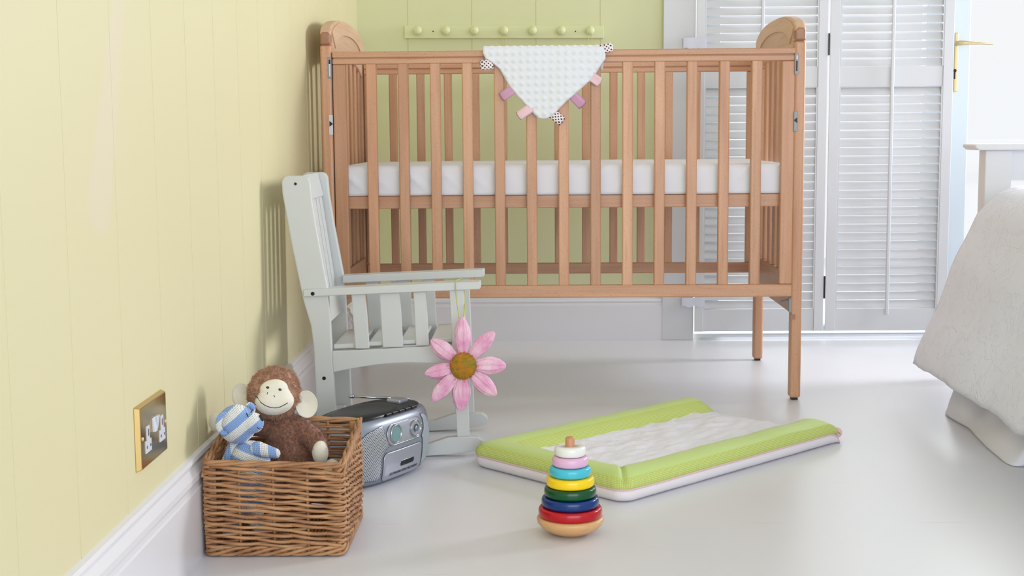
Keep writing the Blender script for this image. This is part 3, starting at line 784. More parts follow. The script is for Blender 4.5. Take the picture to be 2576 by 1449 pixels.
# ------------------------------------------------------------------ wicker basket
WICK = mat('willow_wicker', (186, 140, 98), .5, bump=(60, .3, (1, 1, 1), .001), var=((146, 100, 66), 22, (1, 1, 3)))
WICKD = mat('dark_willow', (172, 124, 84), .55, var=((130, 88, 56), 30, (1, 1, 2)))
bx0, bx1, by0, by1 = -.5445, -.3175, 2.194, 2.430
be = empty('wicker_basket', ((bx0+bx1)/2, (by0+by1)/2, 0)); tag(be, 'square woven willow basket holding two soft toys on the floor by the skirting', 'basket')
inv = Matrix.Translation((-(bx0+bx1)/2, -(by0+by1)/2, 0))
def PBk(b, nm, m=WICK, **k):
    o = b.obj(nm, m, be, **k); o.matrix_parent_inverse = inv; return o
def rimz(x, y):
    t_ = (y-by0)/(by1-by0); return .158+.006*(bx1-x)/(bx1-bx0)+.026*max(0, t_)
rs = random.Random(5)
def perim(n_side, c=.006):
    """rounded rectangle path: list (x, y, side, s)"""
    out = []
    cs = [(bx0, by0), (bx1, by0), (bx1, by1), (bx0, by1)]
    for k in range(4):
        p, q = cs[k], cs[(k+1) % 4]
        for i in range(n_side):
            s = i/n_side
            out.append((p[0]+(q[0]-p[0])*s, p[1]+(q[1]-p[1])*s, k, s))
    return out
nseg = {0: 4, 2: 4, 1: 10, 3: 10}   # intervals between stakes per side
rows = 28
NS = 40
def outn(k): return [(0, -1), (1, 0), (0, 1), (-1, 0)][k]
for row in range(rows):
    b = MB(); pts = []; rd = []; rad = .0027+rs.random()*.0005; ph0 = rs.random()*6; amp = .0002+rs.random()*.0006
    for (x, y, k, s) in perim(NS):
        zr = rimz(x, y); nsn = nseg[k]
        wv = math.sin(PI*(s*nsn+.5+(row % 2)))*(.0046 if k in (0, 2) else .0036)
        e = min(s, 1-s)*NS; corner = max(0, 1-e/2.0); ox, oy = outn(k)
        frac = (row+.5)/rows
        base = .017+(zr-.010-.017)*frac
        z = base+(.0021 if row % 2 else -.0021)*math.sin(PI*s*nsn+k)+.0010*math.sin(s*5+ph0+k)+amp*math.sin(s*17+row)
        off = wv*(1-corner)+.004*math.sin(PI*frac)-corner*.001
        pts.append((x+ox*off, y+oy*off, z)); rd.append(rad*(1+.10*math.sin(s*9+ph0*3)))
    b.tube(pts, rd, 7, closed=True)
    PBk(b, 'woven_row', WICK, smooth=True)
# stakes
for k, nsn in nseg.items():
    cs = [(bx0, by0), (bx1, by0), (bx1, by1), (bx0, by1)]; p, q = cs[k], cs[(k+1) % 4]
    for i in range(1, nsn):
        s = i/nsn; x = p[0]+(q[0]-p[0])*s; y = p[1]+(q[1]-p[1])*s; ox, oy = outn(k)
        b = MB(); zr = rimz(x, y)
        b.tube([(x, y, .006), (x+ox*.002, y+oy*.002, zr*.5), (x, y, zr-.004)], .0027, 7); PBk(b, 'stake', smooth=True)
for cx_, cy_ in ((bx0+.009, by0+.007), (bx1-.009, by0+.007), (bx1-.009, by1-.007), (bx0+.009, by1-.007)):
    b = MB(); b.tube([(cx_, cy_, .004), (cx_, cy_, rimz(cx_, cy_)-.003)], .0075, 10); PBk(b, 'corner_post', WICKD, smooth=True)
# twisted rim
b = MB()
for st in range(3):
    pts = []
    for i, (x, y, k, s) in enumerate(perim(30)):
        a = 2*PI*i/9.0*(.5)+st*2.094; ox, oy = outn(k); e = min(s, 1-s)*30; corner = max(0, 1-e/1.5)
        pts.append((x+ox*(.0034*math.cos(a)+.001-corner*.003), y+oy*(.0034*math.cos(a)+.001-corner*.003), rimz(x, y)-.0035+.0028*math.sin(a)))
    b.tube(pts, .0031, 7, closed=True)
PBk(b, 'rim', WICK, smooth=True)
# slanting border weave just under the rim on the two sides
for k in (1, 3):
    for j in range(9):
        s0 = j/9.0
        def P(s, z, k=k):
            y = by0+(by1-by0)*s; x = (bx1 if k == 1 else bx0); o_ = .004 if k == 1 else -.004
            return (x+o_, y, z)
        s1 = min(1, s0+.16)
        b = MB(); y0_ = by0+(by1-by0)*s0; y1_ = by0+(by1-by0)*s1
        b.tube([P(s0, rimz(bx1, y0_)-.022), P((s0+s1)/2, rimz(bx1, (y0_+y1_)/2)-.008), P(s1, rimz(bx1, y1_)+.001)], .0028, 7); PBk(b, 'border_cane', WICK, smooth=True)
# foot border and base
b = MB()
for st in range(4):
    pts = []
    for i, (x, y, k, s) in enumerate(perim(30)):
        a = 2*PI*i/16.0+st*1.57; ox, oy = outn(k); e = min(s, 1-s)*30; corner = max(0, 1-e/1.5)
        pts.append((x+ox*(.0030*math.cos(a)+.001-corner*.003), y+oy*(.0030*math.cos(a)+.001-corner*.003), .0100+.0062*math.sin(a)))
    b.tube(pts, .0031, 7, closed=True)
PBk(b, 'foot_border', WICK, smooth=True)
b = MB()
for i in range(34):
    x = bx0+.004+(bx1-bx0-.008)*i/33
    b.tube([(x, by0+.003, .008+.001*(i % 2)), (x, by1-.003, .008+.001*((i+1) % 2))], .0036, 6)
PBk(b, 'base_weave', WICKD, smooth=True)

# ------------------------------------------------------------------ soft-toy helper: ellipsoids merged into one skin
def blend(name, ells, caps, mats, parent, voxel=.0022, smooth=6, fn=None, furs=None):
    b = MB()
    for c, R_, rot in ells: b.ell(c, R_, 20, 12, rot)
    for p0, p1, r0, r1 in caps:
        p0, p1 = Vector(p0), Vector(p1); n = 9
        for i in range(n+1):
            t_ = i/n; b.ell(p0.lerp(p1, t_), (r0+(r1-r0)*t_,)*3, 14, 9)
    o = b.obj(name, mats, parent, merge=True)
    md = o.modifiers.new('rm', 'REMESH'); md.mode = 'VOXEL'; md.voxel_size = voxel; md.use_smooth_shade = True
    ms = o.modifiers.new('sm', 'SMOOTH'); ms.iterations = smooth; ms.factor = .5
    dg = bpy.context.evaluated_depsgraph_get(); ev = o.evaluated_get(dg)
    me = bpy.data.meshes.new_from_object(ev); o.modifiers.clear()
    old = o.data; o.data = me; me.name = name; bpy.data.meshes.remove(old)
    if not me.materials:
        for m_ in (mats if isinstance(mats, (list, tuple)) else [mats]): me.materials.append(m_)
    if furs:
        N, ln, wd, mi = furs
        nv = len(me.vertices); V = np.zeros(nv*3); me.vertices.foreach_get('co', V); V = V.reshape(-1, 3)
        NN = np.zeros(nv*3); me.vertices.foreach_get('normal', NN); NN = NN.reshape(-1, 3)
        me.calc_loop_triangles(); T = np.zeros(len(me.loop_triangles)*3, dtype=int); me.loop_triangles.foreach_get('vertices', T); T = T.reshape(-1, 3)
        ar = np.linalg.norm(np.cross(V[T[:, 1]]-V[T[:, 0]], V[T[:, 2]]-V[T[:, 0]]), axis=1)
        rr = np.random.RandomState(len(name)); idx = rr.choice(len(T), N, p=ar/ar.sum())
        w = rr.dirichlet((1, 1, 1), N); P = (V[T[idx]]*w[:, :, None]).sum(1); Nm = (NN[T[idx]]*w[:, :, None]).sum(1)
        Nm /= np.linalg.norm(Nm, axis=1)[:, None]
        fld = np.array([[noise.noise(Vector(p*90)), noise.noise(Vector(p*90+50)), noise.noise(Vector(p*90+90))] for p in P])
        dr = Nm*1.0+rr.normal(size=(N, 3))*.38+fld*1.6+np.array([0, 0, -.25]); dr /= np.linalg.norm(dr, axis=1)[:, None]
        L_ = ln*(.7+.6*rr.rand(N))[:, None]
        sd = np.cross(dr, rr.normal(size=(N, 3))); sd /= np.linalg.norm(sd, axis=1)[:, None]
        cur = fld*.35
        p1 = P+dr*L_*.55+Nm*.0004; p2 = P+(dr+cur)*L_
        vs = np.stack([P+sd*wd, P-sd*wd, p1+sd*wd*.8, p1-sd*wd*.8, p2], 1).reshape(-1, 3)
        b2 = MB(); b2.v = [tuple(v) for v in V.tolist()]; b2.f = [tuple(p.vertices) for p in me.polygons]; b2.mi = [0]*len(b2.f)
        fs = []
        for i in range(N): fs += [(5*i, 5*i+1, 5*i+3, 5*i+2), (5*i+2, 5*i+3, 5*i+4)]
        b2.add(vs.tolist(), fs)
        m2 = bpy.data.meshes.new(name); m2.from_pydata(b2.v, [], b2.f); m2.materials.append(me.materials[0])
        m2.polygons.foreach_set('use_smooth', [True]*len(b2.f)); m2.update(); o.data = m2; bpy.data.meshes.remove(me)
    return o

def fur_mat(name, c1, c2):
    t = NT(name); b = t.b; b.inputs['Roughness'].default_value = .75; b.inputs['Sheen Weight'].default_value = .35
    tc = t.n('ShaderNodeTexCoord'); nz = t.n('ShaderNodeTexNoise'); nz.inputs['Scale'].default_value = 260; nz.inputs['Detail'].default_value = 2
    t.l(tc.outputs['Object'], nz.inputs['Vector'])
    mr = t.n('ShaderNodeMapRange'); mr.inputs[1].default_value = .35; mr.inputs[2].default_value = .65; t.l(nz.outputs[0], mr.inputs[0])
    mx = t.n('ShaderNodeMix', data_type='RGBA'); mx.inputs[6].default_value = lin(c1); mx.inputs[7].default_value = lin(c2)
    t.l(mr.outputs[0], mx.inputs[0]); t.l(mx.outputs[2], b.inputs['Base Color']); return t.m
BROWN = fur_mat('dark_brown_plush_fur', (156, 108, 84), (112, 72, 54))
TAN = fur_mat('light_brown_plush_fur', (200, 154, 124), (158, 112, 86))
CREAM = mat('cream_velour', (228, 222, 206), .9, sheen=.5, bump=(240, .25))

# ------------------------------------------------------------------ plush monkey
mk = empty('plush_monkey', (-.43, 2.352, .012)); tag(mk, 'brown furry toy monkey with a cream smiling face sitting in the wicker basket', 'soft toy')
inv = Matrix.Translation((.43, -2.352, -.012))
def PM(o): o.matrix_parent_inverse = inv; return o
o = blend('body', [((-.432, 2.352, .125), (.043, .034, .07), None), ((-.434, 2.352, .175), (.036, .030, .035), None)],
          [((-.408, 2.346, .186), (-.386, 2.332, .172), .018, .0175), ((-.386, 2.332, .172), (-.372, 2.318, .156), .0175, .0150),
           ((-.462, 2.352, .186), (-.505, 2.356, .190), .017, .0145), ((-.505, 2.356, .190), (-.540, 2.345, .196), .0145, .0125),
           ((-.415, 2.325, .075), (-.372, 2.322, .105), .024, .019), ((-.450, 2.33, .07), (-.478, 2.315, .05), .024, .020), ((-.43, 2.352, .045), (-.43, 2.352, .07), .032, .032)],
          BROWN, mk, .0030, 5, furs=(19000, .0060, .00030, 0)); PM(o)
hc = Vector((-.4545, 2.345, .2465)); rotH = Matrix.Rotation(math.radians(-6), 3, 'Y')
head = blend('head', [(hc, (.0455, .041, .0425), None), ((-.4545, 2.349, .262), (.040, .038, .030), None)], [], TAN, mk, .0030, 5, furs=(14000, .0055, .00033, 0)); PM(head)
fe_c = Vector((-.4490, 2.3155, .2388)); fR = Vector((.0350, .0225, .0240)); br_c = Vector((-.4490, 2.3140, .2608)); bR = Vector((.0255, .0170, .0175))
o = blend('face', [(fe_c, fR, rotH), (br_c, bR, rotH), ((-.4490, 2.314, .250), (.0295, .0185, .018), rotH)], [], CREAM, mk, .0018, 5); PM(o); FACE = o
bpy.context.view_layer.update()
from mathutils.bvhtree import BVHTree
def surf(o, pts, off=.0003, d=(0, 1, 0)):
    bm = bmesh.new(); bm.from_mesh(o.data); t_ = BVHTree.FromBMesh(bm); bm.free(); out = []
    for x, z in pts:
        h = t_.ray_cast(Vector((x, 1.9, z)), Vector(d))
        out.append((h[0]-Vector((0, off, 0))) if h[0] else Vector((x, 2.3, z)))
    return out
def mx_(x, y, Y=2.30):   # photo measure -> position on the monkey's face plane
    return (-.4415+(x-713)*.000673*1.0, .2535-(y-981)*.000673*1.035)
def fx(x, y): return (-.4463+(x-688)*.000678, .2427-(y-1010)*.000690)
for ex, ey in ((673, 975.5), (703.5, 981)):
    p = surf(FACE, [fx(ex, ey)], .0000)[0]
    b = MB(); b.ell(p, (.0031, .0016, .0021), 14, 10, Matrix.Rotation(.25, 3, 'Y')); e_ = b.obj('eye', mat('dark_brown_eye', (38, 24, 22), .25), mk, smooth=True); PM(e_)
for ex, ey, dx_ in ((672, 990, .4), (690, 997, -.6)):
    P_ = surf(FACE, [fx(ex-dx_*1.5, ey+2), fx(ex+dx_*1.5, ey-3)], .0002); b = MB(); b.tube(P_, .0006, 6); PM(b.obj('nostril', BLACK, mk))
sm = [(641, 998), (645, 1003), (655, 1013), (667, 1020), (680, 1024.5), (692, 1026), (704, 1024), (715, 1019), (722, 1015)]
b = MB(); b.tube(surf(FACE, [fx(*q) for q in sm], .0001), .00075, 6); PM(b.obj('mouth', BLACK, mk))
def ear(c, rx, rz, ry_rot, tilt):
    """dished ear: rounded rim, sunken middle"""
    rot = Matrix.Rotation(ry_rot, 3, 'Z') @ Matrix.Rotation(tilt, 3, 'Y')
    b = MB()
    def g(uu, vv):
        a = 2*PI*uu; t_ = vv
        if t_ <= .5: q = t_/.5; rad = q; y = .0070-.0130*q**2.4          # dish front
        else: q = (t_-.5)/.5; rad = 1-q; y = -.005+.0*q+.012*(q**.7)
        bulge = 1+.10*math.sin(PI*min(1, max(0, (t_-.3)/.4)))
        return rot @ Vector((rx*rad*bulge*math.cos(a), y, rz*rad*bulge*math.sin(a)))+Vector(c)
    b.grid(g, 36, 22, 0, True); o = b.obj('ear', CREAM, mk, smooth=True); PM(o); return o
ear((-.5105, 2.350, .2430), .0190, .0220, -.35, .12); ear((-.3985, 2.345, .2285), .0185, .0235, .30, -.12)
o = blend('hand', [((-.3705, 2.3115, .149), (.0145, .0155, .0215), None)], [], CREAM, mk, .0018, 4); PM(o)
o = blend('hand', [((-.5545, 2.335, .199), (.0150, .013, .0185), None)], [], CREAM, mk, .0018, 4); PM(o)
o = blend('foot', [((-.3530, 2.322, .118), (.016, .019, .016), None)], [], CREAM, mk, .0018, 4); PM(o)
o = blend('foot', [((-.484, 2.312, .036), (.015, .019, .018), None)], [], CREAM, mk, .0018, 4); PM(o)

# ------------------------------------------------------------------ knitted bear
def knit_mat(name, nrm, per, off, sc=(1, 1, 1)):
    t = NT(name); b = t.b; b.inputs['Roughness'].default_value = .9; b.inputs['Sheen Weight'].default_value = .3
    tc = t.n('ShaderNodeTexCoord')
    dt = t.n('ShaderNodeVectorMath', operation='DOT_PRODUCT'); dt.inputs[1].default_value = nrm
    t.l(tc.outputs['Object'], dt.inputs[0])
    def mth(op, a, c=None):
        m = t.n('ShaderNodeMath', operation=op)
        for i, v in enumerate((a, c)):
            if v is None: continue
            if isinstance(v, (int, float)): m.inputs[i].default_value = v
            else: t.l(v, m.inputs[i])
        return m.outputs[0]
    # stitches: little V columns running across the bands
    n_ = Vector(nrm).normalized(); a_ = n_.cross(Vector((0, 1, 0))).normalized()
    d2 = t.n('ShaderNodeVectorMath', operation='DOT_PRODUCT'); d2.inputs[1].default_value = a_; t.l(tc.outputs['Object'], d2.inputs[0])
    S = .0033
    col = mth('PINGPONG', d2.outputs['Value'], S/2)
    vv = mth('ADD', dt.outputs['Value'], mth('MULTIPLY', col, .9))
    rowp = mth('PINGPONG', vv, S*.42)
    h = mth('ADD', mth('DIVIDE', mth('SUBTRACT', S/2, col), S/2) if False else mth('DIVIDE', col, S/2), mth('DIVIDE', rowp, S*.42))
    fr = mth('FRACT', mth('ADD', mth('DIVIDE', vv, per), off))
    k = mth('LESS_THAN', fr, .5)
    mx = t.n('ShaderNodeMix', data_type='RGBA'); mx.inputs[6].default_value = lin((234, 236, 234)); mx.inputs[7].default_value = lin((138, 172, 228))
    t.l(k, mx.inputs[0])
    dk = t.n('ShaderNodeMix', data_type='RGBA', blend_type='MULTIPLY'); dk.inputs[7].default_value = (.42, .5, .68, 1)
    lo = mth('LESS_THAN', h, .42); t.l(mth('MULTIPLY', lo, .75), dk.inputs[0]); t.l(mx.outputs[2], dk.inputs[6])
    t.l(dk.outputs[2], b.inputs['Base Color'])
    bp = t.n('ShaderNodeBump'); bp.inputs['Strength'].default_value = .8; bp.inputs['Distance'].default_value = .0012
    t.l(h, bp.inputs['Height']); t.l(bp.outputs[0], b.inputs['Normal']); return t.m
KH = knit_mat('striped_knit_head', (.62, .1, -.78), .0285, .22)
KB = knit_mat('striped_knit_body', (.35, .1, .93), .0265, .1)
KA = knit_mat('striped_knit_arm', (.97, .1, .1), .026, .35)
br = empty('knitted_bear', (-.490, 2.262, .012)); tag(br, 'small blue and white striped knitted bear in the front left of the wicker basket', 'soft toy')
inv2 = Matrix.Translation((.490, -2.262, -.012))
def PR(o): o.matrix_parent_inverse = inv2; return o
o = blend('body', [((-.480, 2.262, .115), (.0370, .030, .052), None), ((-.482, 2.262, .150), (.0345, .0270, .032), None)],
          [((-.478, 2.25, .06), (-.462, 2.238, .035), .016, .015), ((-.505, 2.25, .06), (-.515, 2.238, .035), .016, .015)], KB, br, .0022, 5); PR(o)
bh = blend('head', [((-.5030, 2.262, .2108), (.0335, .0295, .0338), None), ((-.4735, 2.252, .2150), (.0185, .0170, .0180), Matrix.Rotation(.35, 3, 'Y'))], [], KH, br, .0020, 6); PR(bh)
o = blend('arm', [], [((-.466, 2.245, .172), (-.4345, 2.236, .1655), .0130, .0092)], KA, br, .0016, 4); PR(o)
o = blend('arm', [], [((-.512, 2.270, .168), (-.524, 2.258, .140), .0115, .0105)], KA, br, .0016, 4); PR(o)
def bear_ear(c, R_, a0, a1, rot):
    b = MB(); pts = [Vector(c)+rot @ Vector((R_*math.cos(a0+(a1-a0)*i/16), 0, R_*math.sin(a0+(a1-a0)*i/16)*1.5)) for i in range(17)]
    b.tube(pts, [.0035+.0018*math.sin(PI*i/16) for i in range(17)], 10)
    o = b.obj('ear', KH, br, smooth=True); return PR(o)
bear_ear((-.5165, 2.2318, .2180), .0110, math.radians(75), math.radians(285), Matrix.Rotation(.45, 3, 'Z'))
bear_ear((-.4830, 2.270, .2330), .0060, math.radians(-30), math.radians(130), Matrix.Rotation(.5, 3, 'Z'))
def bx_(x, y): return (-.4962+(x-598)*.000664, .2157-(y-1068)*.00067)
p = surf(bh, [bx_(654, 1056)], -.001)[0]
b = MB(); b.ell(p, (.0042, .0035, .0062), 16, 12, Matrix.Rotation(-.3, 3, 'Y')); PR(b.obj('nose', BLACK, br, smooth=True))
for q in (((617, 1043), (623, 1050)), ((624, 1036), (628, 1043))):
    b = MB(); b.tube(surf(bh, [bx_(*w) for w in q], .0003), .0008, 6); PR(b.obj('eye', BLACK, br))
b = MB(); b.tube(surf(bh, [bx_(*w) for w in ((646, 1076), (649, 1081), (654, 1083), (658, 1080))], .0003), .0006, 6); PR(b.obj('mouth', BLACK, br))

# ------------------------------------------------------------------ portable CD player
SILV = mat('silver_plastic', (140, 147, 160), .36, .35)
SILV2 = mat('satin_silver', (166, 168, 180), .36, .45)
CHROME = mat('chrome', (170, 174, 182), .2, .9)
GREYP = mat('dark_grey_plastic', (52, 55, 62), .45, spec=.3)
BLKGL = mat('black_gloss_plastic', (24, 26, 31), .32, spec=.3)
LCD = mat('lcd_green_grey', (112, 146, 148), .3, spec=.3)
LINE = mat('panel_line', (60, 66, 76), .5)
def grille_mat():
    t = NT('perforated_grille'); b = t.b; b.inputs['Metallic'].default_value = .6; b.inputs['Roughness'].default_value = .4
    tc = t.n('ShaderNodeTexCoord'); sx = t.n('ShaderNodeSeparateXYZ'); t.l(tc.outputs['UV'], sx.inputs[0])
    def mth(op, a, c=None):
        m = t.n('ShaderNodeMath', operation=op)
        for i, v in enumerate((a, c)):
            if v is None: continue
            if isinstance(v, (int, float)): m.inputs[i].default_value = v
            else: t.l(v, m.inputs[i])
        return m.outputs[0]
    def cell(o):
        fx = mth('SUBTRACT', mth('FRACT', mth('ADD', mth('DIVIDE', sx.outputs[0], .0046), o)), .5)
        fy = mth('SUBTRACT', mth('FRACT', mth('ADD', mth('DIVIDE', sx.outputs[1], .0060), o)), .5)
        return mth('LESS_THAN', mth('ADD', mth('MULTIPLY', fx, fx), mth('MULTIPLY', mth('MULTIPLY', fy, fy), 1.7)), .055)
    k = mth('MAXIMUM', cell(0), cell(.5))
    mx = t.n('ShaderNodeMix', data_type='RGBA'); mx.inputs[6].default_value = lin((188, 192, 200)); mx.inputs[7].default_value = lin((30, 34, 42))
    t.l(k, mx.inputs[0]); t.l(mx.outputs[2], b.inputs['Base Color'])
    iv = mth('SUBTRACT', 1.0, k); t.l(mth('MULTIPLY', iv, .6), b.inputs['Metallic']); return t.m
GRL = grille_mat()
bo = empty('cd_player', (-.2735, 2.68, 0), (0, 0, math.atan2(.87, .494)))
tag(bo, 'silver portable CD radio with black lid and aerial behind the wicker basket', 'radio')
# local frame: x = along the face (t), y = n into the body is +y (local y = direction (-.87,.494))
TC, HW, DP = .015, .150, .072
def sup(a, e=3.0):
    c, s = math.cos(a), math.sin(a); return (math.copysign(abs(c)**(2/e), c), math.copysign(abs(s)**(2/e), s))
def body_pt(a, z, k=1.0, out=0.0):
    cx, sy = sup(a); return (TC+(HW*k+out)*cx, DP+(DP*k+out)*sy, z)
zp = [(0.005, .80), (.009, .86), (.020, .935), (.040, .98), (.065, 1.0), (.092, .995), (.112, .975), (.124, .945), (.131, .90), (.1345, .85)]
def kz(z):
    for (z0, k0), (z1, k1) in zip(zp, zp[1:]):
        if z <= z1: return k0+(k1-k0)*(z-z0)/(z1-z0)
    return zp[-1][1]
b = MB(); n = 96
vs = [body_pt(2*PI*i/n, z, k) for z, k in zp for i in range(n)]
fs = [(j*n+i, j*n+(i+1) % n, (j+1)*n+(i+1) % n, (j+1)*n+i) for j in range(len(zp)-1) for i in range(n)]
fs += [tuple(range(n))[::-1], tuple((len(zp)-1)*n+i for i in range(n))]
b.add(vs, fs); smooth_angle(b.obj('body', SILV, bo), 50)
b = MB()
for sx_ in (-.06, .085):
    b.lathe([(.01, 0), (.01, .008)], (sx_, .05, 0), 16); b.lathe([(.01, 0), (.01, .008)], (sx_, .11, 0), 16)
b.obj('foot', GREYP, bo)
def faceY(t_, z):
    """front surface y at (t,z)"""
    k = kz(z); s = min(.999, abs((t_-TC)/(HW*k))); return DP-(DP*k)*(1-s**3)**(1/3)
def panel(pts, nm, m, lift=.0008, par=bo, uv=False, thick=.0015, res=None):
    """a panel that follows the curved front; pts outline (t,z)"""
    b = MB(); n = len(pts)
    # triangulate by rows: scan in z
    zs = sorted(set(round(p[1], 5) for p in pts)); z0, z1 = min(p[1] for p in pts), max(p[1] for p in pts)
    NR = res or 24; rowsL = []
    for j in range(NR+1):
        z = z0+(z1-z0)*min(.9995, max(.0005, j/NR)); xs = []
        for (a, c), (a2, c2) in zip(pts, pts[1:]+pts[:1]):
            if (c <= z < c2) or (c2 <= z < c): xs.append(a+(a2-a)*(z-c)/(c2-c))
        if len(xs) >= 2: rowsL.append((min(xs), max(xs), z))
    NC = 20; uvs = []
    for x0, x1, z in rowsL:
        for i in range(NC+1):
            t_ = x0+(x1-x0)*i/NC; b.v.append((t_, faceY(t_, z)-lift, z)); uvs.append((t_, z))
    for j in range(len(rowsL)-1):
        for i in range(NC):
            a = j*(NC+1)+i; b.f.append((a, a+1, a+NC+2, a+NC+1)); b.mi.append(0)
    if uv: b.uv = uvs
    o = b.obj(nm, m, par, smooth=True)
    o.modifiers.new('s', 'SOLIDIFY').thickness = thick; o.modifiers['s'].offset = 0
    return o
def rr_(x0, x1, z0, z1, r_, n=6):
    out = []
    for cx, cz, a0 in ((x1-r_, z0+r_, -PI/2), (x1-r_, z1-r_, 0), (x0+r_, z1-r_, PI/2), (x0+r_, z0+r_, PI)):
        for i in range(n+1): a = a0+PI/2*i/n; out.append((cx+r_*math.cos(a), cz+r_*math.sin(a)))
    return out
def outline(pts, nm, m, rad=.0007, par=bo, lift=.0008):
    b = MB(); dense = []
    for (a, c), (a2, c2) in zip(pts, pts[1:]+pts[:1]):
        k = max(1, int(math.hypot(a2-a, c2-c)/.004))
        for i in range(k): dense.append((a+(a2-a)*i/k, c+(c2-c)*i/k))
    b.tube([(t_, faceY(t_, z)-lift, z) for t_, z in dense], rad, 6, closed=True); return b.obj(nm, m, par, smooth=True)
# left grille: big rounded panel, right grille narrower with ribs
gl = [(-.118, .020), (-.060, .014), (-.052, .018), (-.0510, .060), (-.040, .0735), (-.026, .0800), (-.028, .085), (-.040, .105), (-.042, .120), (-.046, .1235), (-.085, .115), (-.112, .100), (-.124, .080), (-.127, .055)]
g_ = panel(gl, 'speaker_grille', GRL, .0006, uv=True, res=30); outline(gl, 'grille_edge', LINE, par=g_)
gr = [(.094, .012), (.098, .012), (.120, .022), (.134, .045), (.138, .070), (.134, .095), (.122, .112), (.104, .122), (.092, .122), (.098, .112), (.101, .100), (.099, .088), (.090, .078), (.094, .070)]
g_ = panel(gr, 'speaker_grille', mat('ribbed_silver', (178, 186, 196), .4, .5), .0006, res=30); outline(gr, 'grille_edge', LINE, par=g_)
b = MB()
for k in range(26):
    z = .020+k*.0038
    half = [(x, z) for x in (.102, .112, .122, .130)]
    xs = [(.104 if z < .08 else .105), .109, .113, .118+.006*math.sin(PI*(z-.02)/.1)-.003*(z < .03)-.004*(z > .105)]
    b.tube([(x, faceY(x, z)-.0008, z) for x in xs], .0005, 5)
b.obj('grille_ribs', LINE, g_)
# cassette door
dr = rr_(-.046, .089, .008, .0665, .012)
dd = panel(dr, 'cassette_door', SILV2, .0012); outline(dr, 'door_edge', LINE, .0008, par=dd)
sl = rr_(.009, .058, .0305, .0410, .005); s_ = panel(sl, 'cassette_window', BLKGL, .0022, par=dd); outline(sl, 'window_edge', CHROME, .0008, par=dd, lift=.0022)
# lettering on the door
cu = bpy.data.curves.new('lettering', 'FONT'); cu.body = 'CD SYNCHRO-START RECORDING'; cu.size = .0072; cu.extrude = .0001; cu.offset = .0002; cu.align_x = 'CENTER'
to = bpy.data.objects.new('tmp', cu); COL.objects.link(to)
dg = bpy.context.evaluated_depsgraph_get(); me = bpy.data.meshes.new_from_object(to.evaluated_get(dg)); bpy.data.objects.remove(to)
xs_ = [v.co.x for v in me.vertices]; wv = max(xs_)-min(xs_); sc_ = .099/wv
for v in me.vertices:
    t_ = .0250+v.co.x*sc_; z = .0175+v.co.y*1.0; v.co = Vector((t_, faceY(t_, z)-.0029-v.co.z, z))
me.materials.clear(); me.materials.append(mat('lettering_ink', (56, 60, 72), .5)); me.name = 'lettering'
to = bpy.data.objects.new('lettering', me); COL.objects.link(to); to.parent = dd
# display strip, display, dial
st_ = rr_(-.033, .089, .0785, .1205, .0195, 10)
ds = panel(st_, 'display_strip', SILV2, .0012); outline(st_, 'strip_edge', CHROME, .0012, par=ds, lift=.0016)
def disc(t0, z0, R_, nm, m, h, par, ring=None):
    b = MB(); y = faceY(t0, z0)
    b.lathe([(0, h)]+[(R_*.98, h), (R_, h-.0006), (R_, -.002)], (t0, y, z0), 40, axis='y'); o = b.obj(nm, m, par); smooth_angle(o, 40)
    if ring:
        b = MB(); b.lathe([(R_, -.001), (R_, h+.0012), (R_+ring*.5, h+.0022), (R_+ring, h+.0008), (R_+ring, -.002)], (t0, y, z0), 40, axis='y'); b.obj(nm+'_ring', CHROME, o, smooth=True)
    return o
disc(-.006, .1005, .0165, 'display', LCD, .0034, bo, .003)
kn = disc(.062, .0995, .0150, 'dial', SILV2, .0050, bo, .0025); 
b = MB(); b.lathe([(.0088, .0050), (.0092, .0058), (.0096, .0050)], (.062, faceY(.062, .0995), .0995), 32, axis='y'); b.lathe([(0, .0066), (.0048, .0064), (.0052, .005)], (.062, faceY(.062, .0995), .0995), 32, axis='y'); b.obj('dial_button', SILV, kn, smooth=True)
b = MB(); y = faceY(.0885, .0985)-.003; b.box(.0865, .0925, y, y+.006, .092, .105); b.obj('side_button', SILV, bo, bevel=.002)
# top: black deck, smoked lid, keys, aerial, dial
b = MB(); vs = []; n = 72
for z, k in ((.1335, .90), (.1365, .885), (.1380, .84)):
    vs += [(TC+HW*k*sup(2*PI*i/n, 2.6)[0], DP+.006+DP*k*sup(2*PI*i/n, 2.6)[1], z) for i in range(n)]
b.add(vs, [(j*n+i, j*n+(i+1) % n, (j+1)*n+(i+1) % n, (j+1)*n+i) for j in range(2) for i in range(n)]+[tuple(2*n+i for i in range(n))]); dk = b.obj('top_deck', GREYP, bo); smooth_angle(dk, 40)
b = MB(); vs = []
for z, k in ((.1375, 1), (.1410, .985), (.1440, .90), (.1462, .70), (.1472, .4), (.1475, .05)):
    vs += [(-.022+.098*k*math.cos(2*PI*i/n), .070+.056*k*math.sin(2*PI*i/n), z) for i in range(n)]
b.add(vs, [(j*n+i, j*n+(i+1) % n, (j+1)*n+(i+1) % n, (j+1)*n+i) for j in range(5) for i in range(n)]+[tuple(5*n+i for i in range(n))]); b.obj('disc_lid', BLKGL, bo, smooth=True)
for k in range(5):
    b = MB(); b.box(-.020+k*.022, -.001+k*.022, .010, .020, .136, .1415); b.obj('key', BLKGL, bo, bevel=.001)
b = MB(); b.obox((.108, .075, .1415), (.016, 0, 0), (0, .018, 0), (0, 0, .005)); b.obj('volume_knob', SILV2, bo, bevel=.004, seg=3)
